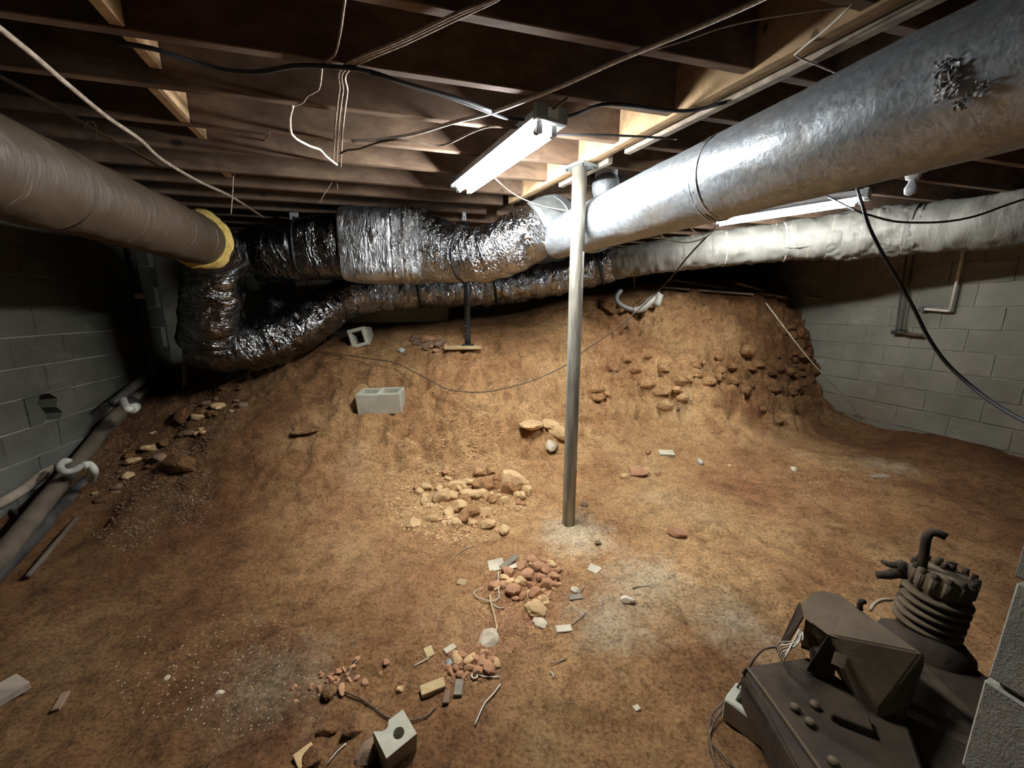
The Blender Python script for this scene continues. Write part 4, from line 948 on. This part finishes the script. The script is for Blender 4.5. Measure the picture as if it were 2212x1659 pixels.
hollow_block('concrete_block', (.17, .19, .34), M['loose'], 'half-buried hollow concrete block end under the foil duct', Matrix.Translation(p + Vector((0, .26, .05))) @ RZ(.12) @ Matrix.Rotation(math.radians(86), 4, 'X') @ RZ(.25), 1, .034)
p, _ = ground(1608, 1590)
hollow_block('concrete_block', (.14, .10, .08), M['loose'], 'small pale block wedged under the left corner of the compressor', Matrix.Translation(p + Vector((.035, .03, 0))) @ RZ(-.9), 1, .03)
# brick with a hole, lower centre
p, _ = ground(846, 1640)
bm = bmesh.new()
N = 24; hr_ = .017; outer = [(-.05, -.045), (.05, -.045), (.05, .045), (.0, .045), (-.008, .03), (-.018, .026), (-.03, .03), (-.036, .045), (-.05, .045)]
ring = [(hr_ * math.cos(i / N * 6.283) + .008, hr_ * math.sin(i / N * 6.283) - .008) for i in range(N)]
def outpt(a):
    best = None; d = Vector((math.cos(a), math.sin(a)))
    for i in range(len(outer)):
        A = Vector(outer[i]) - Vector((.008, -.008)); B = Vector(outer[(i + 1) % len(outer)]) - Vector((.008, -.008)); e = B - A
        den = d.x * -e.y + d.y * e.x
        if abs(den) < 1e-9: continue
        t = (A.x * -e.y + A.y * e.x) / den; u = (d.x * A.y - d.y * A.x) / den
        if t > 0 and -1e-6 <= u <= 1 + 1e-6 and (best is None or t < best): best = t
    return (d.x * best + .008, d.y * best - .008)
angs = sorted([i / N * 6.283 for i in range(N)] + [math.atan2(y + .008, x - .008) % 6.283 for x, y in outer])
R0 = []; R1 = []
for a in angs:
    o_ = outpt(a); i_ = (hr_ * math.cos(a) + .008, hr_ * math.sin(a) - .008)
    R0.append([bm.verts.new((*o_, z)) for z in (0, .088)]); R1.append([bm.verts.new((*i_, z)) for z in (0, .088)])
for i in range(len(angs)):
    j = (i + 1) % len(angs)
    for q4 in ((R0[i][1], R0[j][1], R1[j][1], R1[i][1]), (R0[i][0], R1[i][0], R1[j][0], R0[j][0]), (R0[i][0], R0[j][0], R0[j][1], R0[i][1]), (R1[i][0], R1[i][1], R1[j][1], R1[j][0])):
        try: bm.faces.new(q4)
        except ValueError: pass
o = link('broken_block', bmo(bm, 'broken_block'), M['loose']); o.matrix_world = Matrix.Translation(p + Vector((.005, .02, -.008))) @ RZ(.75) @ Matrix.Rotation(.12, 4, 'X')
tag(o, 'small broken block with a round hole at the lower centre', 'block')

# ================================================================ STONES
def stone_mesh(sub, seed, ax=(1, 1, 1), amp=.22):
    bm = bmesh.new(); bmesh.ops.create_icosphere(bm, subdivisions=sub, radius=.5)
    co = np.array([v.co[:] for v in bm.verts]); n = fbm(co[:, 0] * 2.6 + seed * 3.1, co[:, 1] * 2.6, co[:, 2] * 2.6, o=3, s=seed)
    for v, k in zip(bm.verts, n):
        v.co *= 1 + amp * k; v.co = Vector((v.co.x * ax[0], v.co.y * ax[1], v.co.z * ax[2]))
        v.co.z = max(v.co.z, -.3)
    # chop two or three facets
    r = random.Random(seed)
    for _ in range(5):
        nn = Vector((r.uniform(-1, 1), r.uniform(-1, 1), r.uniform(-.2, 1))).normalized(); h_ = r.uniform(.3, .42)
        for v in bm.verts:
            d = v.co.dot(nn) - h_
            if d > 0: v.co -= nn * d * .9
    return bmo(bm, 'stone')
kinds = [(1, .9, .75), (1.2, .8, .6), (.9, 1.1, .8), (1.1, 1, .55), (1.3, .75, .7)]
SM = {}
for mk in ('stone_ochre', 'stone_red', 'stone_pale', 'stone_dark', 'clay'):
    SM[mk] = []
    for i, k in enumerate(kinds):
        me = stone_mesh(3, i * 7 + len(mk), k); me.materials.append(M[mk]); SM[mk].append(me)
def stone(px, py, wpx, mk, label, cat='stone', group=None, name='stone', flat=1.0, sink=.18, rz=None, k=None, up=0.0):
    p, t = ground(px, py); s = 1.3 * wpx * t / F
    if t > 5.2: return
    me = SM[mk][random.randrange(5) if k is None else k]
    o = bpy.data.objects.new(name, me); COL.objects.link(o)
    o.location = p + Vector((0, 0, s * (.3 - sink) * flat + up)); o.scale = (s, s * random.uniform(.8, 1.1), s * flat)
    o.rotation_euler = (random.uniform(-.25, .25), random.uniform(-.25, .25), random.uniform(0, 6.28) if rz is None else rz)
    return tag(o, label, cat, group)
def sect(x, y, s, cx_, cy_, rx, ry, colour, place):
    sz = 'large' if s >= 24 else 'medium' if s >= 15 else 'small'
    dx, dy = (x - cx_) / rx, (y - cy_) / ry
    w_ = 'in the middle' if abs(dx) < .8 and abs(dy) < .8 else ('at the left end' if dx < 0 else 'at the right end') if abs(dx) > abs(dy) else ('on the far side' if dy < 0 else 'on the near side')
    lab = f'{sz} {colour} clay stone {w_} of the {place}'
    return lab, 'stone', lab.replace('clay stone', 'stones')
# pile A (left of the column)
A_big = [(956, 1078, 30), (1003, 1085, 26), (990, 1098, 24), (1037, 1072, 26), (1051, 1052, 22), (1008, 1068, 20), (1105, 1045, 38), (1083, 1032, 24), (1102, 1060, 30), (1137, 1063, 20), (1074, 1055, 20),
         (1020, 1110, 32), (1003, 1118, 24), (1047, 1112, 20), (892, 1136, 22), (986, 1133, 17), (918, 1055, 18), (932, 1084, 16), (1052, 1016, 24), (1035, 1022, 20), (1060, 1022, 20), (918, 1085, 15), (970, 1112, 20),
         (1020, 1132, 14), (1053, 1136, 22), (935, 1127, 18), (1090, 1148, 18), (1128, 1073, 16), (1118, 1072, 14), (982, 1055, 22), (1030, 1050, 20), (1062, 1082, 18), (1085, 1085, 16), (905, 1064, 14), (948, 1058, 16), (1015, 1045, 15), (1000, 1050, 14), (975, 1075, 22)]
for i, (x, y, s) in enumerate(A_big):
    stone(x, y, s * 1.2, random.choice(('stone_ochre', 'stone_ochre', 'clay')) if s > 16 else 'stone_ochre', *sect(x, y, s, 1005, 1080, 70, 32, 'ochre', 'rubble patch left of the column'), name='clay_stone')
for i in range(60):
    a = random.uniform(0, 6.28); r_ = random.uniform(.2, 1) ** .7
    x, y = 1005 + r_ * 135 * math.cos(a), 1080 + r_ * 62 * math.sin(a) - (x if False else 0)
    stone(x, y, random.uniform(6, 13), random.choice(('stone_ochre', 'stone_ochre', 'stone_red')), *sect(x, y, 8, 1005, 1080, 70, 32, 'ochre', 'rubble patch left of the column'), name='clay_stone')
# pile B (below)
B_big = [(1110, 1278, 26), (1157, 1283, 20), (1182, 1266, 24), (1100, 1240, 22), (1125, 1262, 20), (1140, 1245, 22), (1160, 1228, 22), (1178, 1236, 18), (1195, 1248, 18), (1150, 1215, 18), (1126, 1226, 18), (1100, 1262, 18),
         (1175, 1300, 16), (1085, 1268, 18), (1070, 1270, 18), (1205, 1236, 14), (1190, 1220, 16), (1168, 1250, 16), (1145, 1268, 16), (1128, 1290, 14), (1113, 1295, 12), (1165, 1305, 12), (1186, 1292, 15), (1088, 1250, 16), (1178, 1215, 13), (1200, 1265, 14)]
for x, y, s in B_big:
    stone(x, y, s * 1.1, random.choice(('stone_red', 'stone_red', 'stone_ochre')), *sect(x, y, s, 1145, 1262, 30, 26, 'reddish', 'heap before the column'), name='clay_stone')
for i in range(36):
    a = random.uniform(0, 6.28); r_ = random.uniform(.2, 1) ** .7
    x, y = 1145 + r_ * 75 * math.cos(a), 1262 + r_ * 62 * math.sin(a)
    stone(x, y, random.uniform(7, 12), random.choice(('stone_red', 'stone_ochre')), *sect(x, y, 8, 1145, 1262, 30, 26, 'reddish', 'heap before the column'), name='clay_stone')
# pile C
for x, y, s in [(985, 1428, 20), (998, 1420, 17), (1012, 1432, 24), (1040, 1438, 22), (1055, 1450, 24), (1032, 1452, 20), (1015, 1448, 16), (1026, 1428, 16), (1045, 1416, 15), (1062, 1430, 14), (985, 1448, 14), (973, 1455, 13), (994, 1460, 14), (1008, 1462, 12), (1000, 1440, 14), (968, 1446, 12), (1072, 1433, 16), (985, 1414, 12)]:
    stone(x, y, s * 1.1, random.choice(('stone_red', 'stone_ochre', 'stone_red')), 'brown stone in the scattered cluster near the lower centre', group='stones near the lower centre', name='clay_stone', flat=.9)
uniq = [(1148, 922, 58, 'stone_ochre', 'large flat ochre rock left of the column', .55), (1188, 922, 36, 'stone_ochre', 'rounded ochre rock between the flat rock and the column', .8), (1212, 945, 48, 'stone_ochre', 'pale round rock half hidden by the column', .7),
        (1190, 968, 30, 'stone_pale', 'small whitish rock just left of the column', .9), (1158, 1322, 46, 'stone_ochre', 'largest pinkish rock below the red stone heap', .9), (1058, 1384, 44, 'stone_pale', 'pale angular rock at the end of the wooden stick', .7),
        (1168, 1348, 34, 'stone_pale', 'flat pale rock below the largest pinkish rock', .4), (1352, 1300, 26, 'stone_pale', 'small cream stone alone right of the red heap', .8), (1243, 1280, 18, 'stone_pale', 'tiny white stone right of the red heap', .9),
        (395, 1010, 68, 'clay', 'lone tan rock on the slope at left', .75), (330, 972, 26, 'stone_ochre', 'small round stone near the thin brown pipe', .9), (400, 900, 50, 'clay', 'brown rock in the rubble by the left wall', .7),
        (1464, 1156, 32, 'stone_red', 'round reddish clod right of the column foot', .8), (1375, 1022, 38, 'stone_red', 'dark red clod on the slope right of the column', .5), (1350, 1030, 18, 'stone_ochre', 'small clod beside the dark red one', .8),
        (1262, 1092, 15, 'stone_dark', 'dark pebble just right of the column foot', .9), (1292, 1175, 14, 'stone_dark', 'greenish dark pebble below the column foot', .9), (1400, 978, 16, 'stone_red', 'small reddish stone left of the buried brick', .9),
        (715, 1502, 34, 'clay', 'brown clod at the lower left of the cracked clay', .8), (737, 1492, 22, 'stone_red', 'small clod beside the brown one', .8), (776, 1572, 52, 'clay', 'flat cracked clod left of the block with a hole', .35),
        (712, 1582, 40, 'clay', 'angular clod farther left of the block with a hole', .5), (474, 1502, 15, 'stone_pale', 'bright white pebble on the near left ground', .8), (362, 1468, 12, 'stone_pale', 'small white pebble farther left', .8),
        (863, 1492, 16, 'stone_ochre', 'tan pebble left of the wood strip', 1), (800, 1632, 60, 'stone_dark', 'dark wet stone beside the block with a hole', .6), (670, 1640, 50, 'clay', 'tan flat stone at the bottom edge', .5), (435, 1652, 40, 'clay', 'pale slab end at the bottom edge', .5),
        (1420, 1025, 14, 'stone_red', 'round red pebble on the right slope', .9), (1576, 1010, 12, 'stone_ochre', 'pebble on the right slope', .9), (1940, 928, 16, 'stone_dark', 'dark wedge stone against the right wall', 1.2),
        (660, 935, 44, 'clay', 'clay lump on the ledge below the terrace', .5), (1458, 885, 20, 'stone_dark', 'dark scrap stone below the bank', .5), (1715, 1015, 16, 'stone_pale', 'pale pebble far right', .7)]
for x, y, s, mk, lab, fl_ in uniq: stone(x, y, s * .85, mk, lab, flat=fl_, name='rock' if s > 30 else 'stone')
# rubble beside the left wall
for i in range(55):
    u = random.random(); x = 170 + u * 330 + random.uniform(-30, 30); y = 1090 - u * 235 + random.uniform(-26, 34)
    stone(x, y, random.uniform(15, 24) if y % 2 > 1.2 else random.uniform(8, 13), random.choice(('stone_ochre', 'stone_dark', 'clay', 'clay')), (lab_ := ('big' if y % 2 > 1.2 else 'small') + ' brown rubble stone ' + ('near the thin pipe' if u < .35 else 'halfway along the left pipes' if u < .7 else 'near the foil duct foot')), group=lab_ + 's', name='rubble_stone', flat=.8)
# rubble by the blue post
for i in range(16):
    stone(935 + random.gauss(0, 18), 745 + random.gauss(0, 9), random.uniform(9, 20), random.choice(('stone_dark', 'stone_red')), 'broken dark stone piled left of the slim steel post', group='stones by the slim post', name='rubble_stone')
# lumps on the cut face and at the end of the right wall
for i in range(40):
    stone(1730 + random.gauss(0, 22), random.uniform(690, 850), random.uniform(10, 28), 'clay', 'broken earth lump at the end of the right wall', group='lumps at the right wall end', name='rubble_stone', sink=.48)
for i in range(44):
    stone(random.uniform(1270, 1680), 800 + random.gauss(8, 32), random.uniform(10, 34), 'clay', 'clay clod stuck low in the cut face of the bank', group='clods on the cut bank', name='clay_clod', sink=.42, flat=1.05)
for i in range(26):
    u = random.random(); stone(620 + u * 190 + random.gauss(0, 20), 1500 - u * 60 + random.gauss(0, 14) + (u > .5) * 0, random.uniform(6, 14), 'stone_red', 'small red pebble on the near left clay', group='pebbles on the near left clay', name='pebble')

# gravel nobody could count
def gravel(name, samples, mat, label):
    vv = []; ff = []
    base = np.array([(1, 0, 0), (-1, 0, 0), (0, 1, 0), (0, -1, 0), (0, 0, 1), (0, 0, -.6)], float); fs = [(0, 2, 4), (2, 1, 4), (1, 3, 4), (3, 0, 4), (2, 0, 5), (1, 2, 5), (3, 1, 5), (0, 3, 5)]
    for x, y, s in samples:
        if not (X0 < x < X1 and Y0 < y < Y1): continue
        b = base * s * rng.uniform(.6, 1.3, (6, 1)) * np.array([1, 1, .75]); a = rng.uniform(0, 6.28); R_ = np.array([[math.cos(a), -math.sin(a), 0], [math.sin(a), math.cos(a), 0], [0, 0, 1]])
        b = b @ R_.T + np.array([x, y, hz(x, y) + s * .15]); k = len(vv); vv += b.tolist(); ff += [(a_ + k, b_ + k, c_ + k) for a_, b_, c_ in fs]
    o = link(name, mesh_from(name, vv, ff), mat); return tag(o, label, 'gravel', kind='stuff')
def cluster(px, py, rx, ry, n, s0, s1):
    out = []; zc = ground(px, py)[0].z
    for _ in range(n):
        a = random.uniform(0, 6.28); r_ = random.random() ** .6
        p = Z(px + rx * r_ * math.cos(a), py + ry * r_ * math.sin(a), zc); out.append((p.x, p.y, random.uniform(s0, s1)))
    return out
gravel('gravel', cluster(990, 1075, 160, 95, 2600, .003, .013) + cluster(1010, 985, 90, 50, 500, .003, .008) + cluster(900, 1060, 60, 70, 900, .003, .009), M['stone_ochre'], 'fine ochre gravel around the rubble left of the column')
gravel('gravel', cluster(1140, 1270, 100, 85, 1200, .003, .008) + cluster(1080, 1350, 90, 60, 700, .002, .007) + cluster(1010, 1430, 70, 45, 500, .003, .008), M['stone_red'], 'fine red gravel around the heap in front of the column')
gravel('gravel', cluster(400, 1010, 60, 70, 700, .004, .011) + cluster(260, 1010, 110, 120, 900, .004, .012) + cluster(460, 880, 70, 30, 500, .005, .012), M['stone_dark'], 'loose brown gravel by the left wall pipes')
sc = []
for _ in range(2600):
    x, y = random.uniform(-2.4, 3.6), random.uniform(.6, 3.4); sc.append((x, y, random.uniform(.0012, .004)))
gravel('loose_grit', sc, M['clay'], 'fine grit scattered all over the clay ground')
gravel('pale_grit', cluster(500, 1450, 260, 130, 450, .0012, .004) + cluster(1280, 1200, 180, 70, 600, .0015, .004) + cluster(1750, 1030, 120, 50, 300, .002, .006), M['stone_pale'], 'pale lime grit in the near left and around the column foot')

# ================================================================ SCRAPS ON THE GROUND
def chip(px, py, wpx, hpx, mat, label, rz=0, th=.008, cat='scrap', name='scrap', tilt=(0, 0), dz=0.0):
    p, t = ground(px, py); sx = wpx * t / F; sy = hpx * t / F * 1.5
    o = box(name, (0, 0, th / 2), (sx, sy, th), mat, None, None, min(th * .25, .002)); o.location = p + Vector((0, 0, dz - .001)); o.rotation_euler = (tilt[0], tilt[1], rz)
    return tag(o, label, cat)
chip(998, 1260, 20, 12, M['chip'], 'yellow wood chip left of the red stone heap', -.3, cat='wood')
chip(1218, 1362, 34, 12, M['whitechip'], 'off-white flat strip below the red stone heap', .12)
chip(927, 1411, 18, 18, M['chip'], 'square wood chip with grooves left of the lower cluster', .5, cat='wood')
chip(935, 1492, 52, 16, M['chip'], 'yellow wooden strip left of the grey plate', .42, .02, 'wood', 'wood_strip')
chip(991, 1493, 18, 24, M['greychip'], 'dark grey square plate near the lower centre', 0, .014, 'plate', 'grey_plate')
chip(965, 1510, 14, 20, M['stone_dark'], 'dark brown offcut beside the grey plate', 0, .01, 'wood')
chip(972, 1404, 26, 10, M['whitechip'], 'white plaster chip above the lower cluster', .7)
chip(1243, 1292, 30, 10, M['greychip'], 'grey wooden sliver right of the red heap', .15, cat='wood')
chip(1285, 1232, 28, 14, M['whitechip'], 'crumpled white scrap right of the red heap', -.5, .006, tilt=(.15, .1))
chip(1072, 1224, 34, 22, M['whitechip'], 'pale cardboard scrap at the top of the red heap', .2, .004, tilt=(.1, -.1), dz=.008, name='card_scrap')
chip(1100, 1222, 44, 10, M['greychip'], 'curled brown leather strip at the top of the red heap', .65, .008, dz=.02, name='leather_strip', tilt=(0, -.25))
chip(1112, 1226, 28, 10, M['whitechip'], 'white card corner under the curled strip', .4, .004, dz=.01)
chip(1375, 1535, 14, 8, M['whitechip'], 'tiny bright white scrap on the bare clay', .4, .006)
chip(20, 1500, 58, 30, M['oldwood'], 'grey flat slab at the left edge', -.35, .03, 'slab', 'flat_slab')
chip(132, 1520, 14, 30, M['stone_dark'], 'dark brown splinter at the near left', .5, .014, 'wood')
chip(660, 1640, 38, 26, M['stone_ochre'], 'broken tile shard at the bottom edge', .8, .016, 'shard')
chip(1438, 984, 32, 11, M['whitechip'], 'buried pale brick end on the right slope', -.05, .035, 'brick', 'brick', tilt=(.3, 0))
chip(1900, 1030, 40, 10, M['oldwood'], 'splinter of grey wood by the right wall', .1, .008, 'wood')
chip(1010, 1436, 20, 14, M['stone_red'], 'brick flake in the lower cluster', 1.0, .01, 'shard')
def disc(px, py, wpx, mat, label, hole=False):
    p, t = ground(px, py); r_ = wpx * t / F / 2
    if hole: o = tube('washer', [p + Vector((r_ * math.cos(a), r_ * math.sin(a), .006)) for a in np.linspace(0, 6.2832, 20)], r_ * .35, mat, None, 8, .01)
    else: o = tube('metal_disc', [p + Vector((0, 0, 0)), p + Vector((0, 0, .005))], r_, mat, None, 20)
    return tag(o, label, 'washer' if hole else 'disc')
disc(971, 1434, 17, M['galv_dull'], 'round grey metal disc in the lower cluster')
disc(1025, 1465, 12, M['whitechip'], 'small pale washer at the bottom of the lower cluster', True)
def twig(pl, r_, mat, label, cat='twig', name='twig', lift=.004):
    pts = [ground(x, y)[0] + Vector((0, 0, lift + r_)) for x, y in pl]
    return tag(tube(name, pts, r_, mat, None, 7, .015), label, cat)
twig([(1081, 1484), (1068, 1503), (1048, 1526), (1035, 1550), (1026, 1572)], .0028, M['whitecable'], 'curved pale twig on the bare clay at lower centre')
twig([(1074, 1364), (1068, 1335), (1060, 1305), (1058, 1290)], .005, M['chip'], 'straight wooden stick above the pale angular rock', name='stick')
twig([(1077, 1240), (1076, 1275), (1078, 1298), (1062, 1306), (1035, 1298), (1023, 1288), (1028, 1282), (1044, 1276)], .0024, M['whitecable'], 'tangled pale wire loop left of the red heap', 'wire', 'wire_loop', .01)
twig([(1060, 1306), (1075, 1318), (1090, 1318)], .002, M['whitecable'], 'short end of pale wire below the loop', 'wire', 'wire_loop')
twig([(1025, 1460), (1045, 1466), (1062, 1466), (1079, 1466)], .0024, M['whitecable'], 'pale twig right of the small washer')
twig([(894, 1442), (910, 1434), (927, 1426)], .002, M['whitecable'], 'short pale twig below the square wood chip')
twig([(1266, 1326), (1250, 1340), (1236, 1352)], .002, M['tancable'], 'thin twig above the off-white strip')
twig([(1263, 1268), (1255, 1282)], .002, M['tancable'], 'tiny twig by the white stone right of the heap')
twig([(1224, 1426), (1206, 1436), (1190, 1439)], .002, M['tancable'], 'small twig below the off-white strip')
twig([(1188, 1456), (1196, 1462), (1194, 1470)], .0025, M['whitecable'], 'tiny curled twig on the bare clay')
twig([(1302, 1292), (1300, 1330)], .002, M['tancable'], 'upright thin twig right of the heap')
twig([(1366, 1272), (1395, 1268), (1420, 1266)], .002, M['tancable'], 'long thin twig right of the cream stone')
twig([(974, 1216), (990, 1198), (1010, 1186), (1028, 1180)], .002, M['tancable'], 'bent thin twig above the red heap')
twig([(778, 1426), (762, 1446), (748, 1470)], .0018, M['tancable'], 'thin twig on the near left clay')
twig([(748, 1610), (728, 1632), (708, 1655)], .0022, M['whitecable'], 'thin pale twig left of the block with a hole')
twig([(745, 1500), (780, 1515), (810, 1535), (840, 1555), (880, 1562), (920, 1552), (942, 1534)], .0028, M['rustwire'], 'dark root curving behind the block with a hole', 'root', 'root')
twig([(1536, 938), (1560, 936)], .002, M['rustwire'], 'dark twig on the right slope')
twig([(640, 940), (632, 925), (640, 915)], .003, M['rustwire'], 'dark root tip on the ledge at left', 'root', 'root')
twig([(1605, 1050), (1612, 1036)], .002, M['rustwire'], 'short dark twig far right slope')
twig([(1120, 820), (1060, 845)], .003, M['rustwire'], 'short root beside the long wire', 'root', 'root')
# small white bottle on the right slope
p, t_ = ground(1516, 1006)
bt_ = tube('small_bottle', [p + Vector((0, 0, .012)), p + Vector((.004, .05, .014)), p + Vector((.008, .07, .016)), p + Vector((.009, .085, .017)), p + Vector((.01, .105, .017))], [.019, .02, .012, .009, .009], M['pvc'], None, 14, .01)
tag(bt_, 'small white bottle lying on the right slope', 'bottle')
# crumpled foil scrap on the terrace
p, t_ = ground(868, 762)
bm = bmesh.new(); bmesh.ops.create_icosphere(bm, subdivisions=3, radius=.03)
for v in bm.verts: v.co += Vector([random.uniform(-.007, .007) for _ in range(3)]); v.co.z *= .8
me = bmo(bm, 'foil_scrap'); me.uv_layers.new(); o = link('foil_scrap', me, M['fixture']); o.location = p + Vector((0, 0, .02)); tag(o, 'small crumpled bright scrap on the terrace below the trunk', 'foil')

# ================================================================ BENCH TOP: fitting, boards
def gz(px, py, dz=.0):
    p, t = ground(px, py); p.z += dz; return p
def GP(px, py, lift=0.0, back=0.0):
    while True:
        p, t = ground(px, py)
        if t < 5.7: break
        py += 2
    return p + Vector((0, back, lift))
q0 = GP(1395, 672)
td = (q0 - Vector((0, 0, CZ))).length / ray(1395, 672).length - .07
pf = empty('buried_pipe_fitting', q0, 'white plastic pipe with a downturned end on top of the bank', 'pipe')
tube('arm', [T(1366, 670, td), T(1385, 667, td), T(1402, 653, td), T(1425, 638, td)], [.03, .042, .046, .052], M['pvc'], pf, seg=18, step=.02)
tube('spout', [T(1423, 638, td - .02), T(1421, 650, td - .03), T(1417, 661, td - .03)], [.05, .042, .04], M['pvc'], pf, seg=18, step=.02)
tag(tube('grey_hoop', [T(1341, 628, td + .08), T(1332, 640, td + .04), T(1334, 652, td + .01), T(1350, 664, td), T(1370, 670, td)], .026, M['galv_dull'], None, 14, .02), 'curved grey pipe joining the white pipe on the bank', 'pipe')
k0 = GP(1372, 622)
tag(tube('stake', [k0 - Vector((0, 0, .03)), k0 + Vector((-.03, 0, .17))], .011, M['chip'], None, 10), 'short wooden stake standing on top of the bank', 'stake')
def board(a, b, wd, th, mat, label, name='board'):
    a = Vector(a); b = Vector(b); d = b - a; c = (a + b) / 2
    rot = d.to_track_quat('X', 'Z').to_matrix().to_4x4()
    o = box(name, (0, 0, 0), (d.length, wd, th), mat); o.data.transform(Matrix.Translation((0, 0, -th / 2))); o.matrix_world = Matrix.Translation(c) @ rot
    return tag(o, label, 'board')
board(GP(1450, 612, .03), GP(1690, 652, .03), .12, .025, M['oldwood'], 'long dark board lying on top of the bank')
board(GP(1590, 628, .07), GP(1712, 646, .06), .05, .02, M['chip'], 'pale narrow board on top of the bank')
board(GP(1430, 628, .03), GP(1620, 646, .03), .14, .02, M['oldwood'], 'grey plank below the long dark board on the bank')
board(T(1735, 640, 4.75), T(1835, 658, 4.5), .04, .018, M['oldwood'], 'thin strip of wood resting on the right wall end')
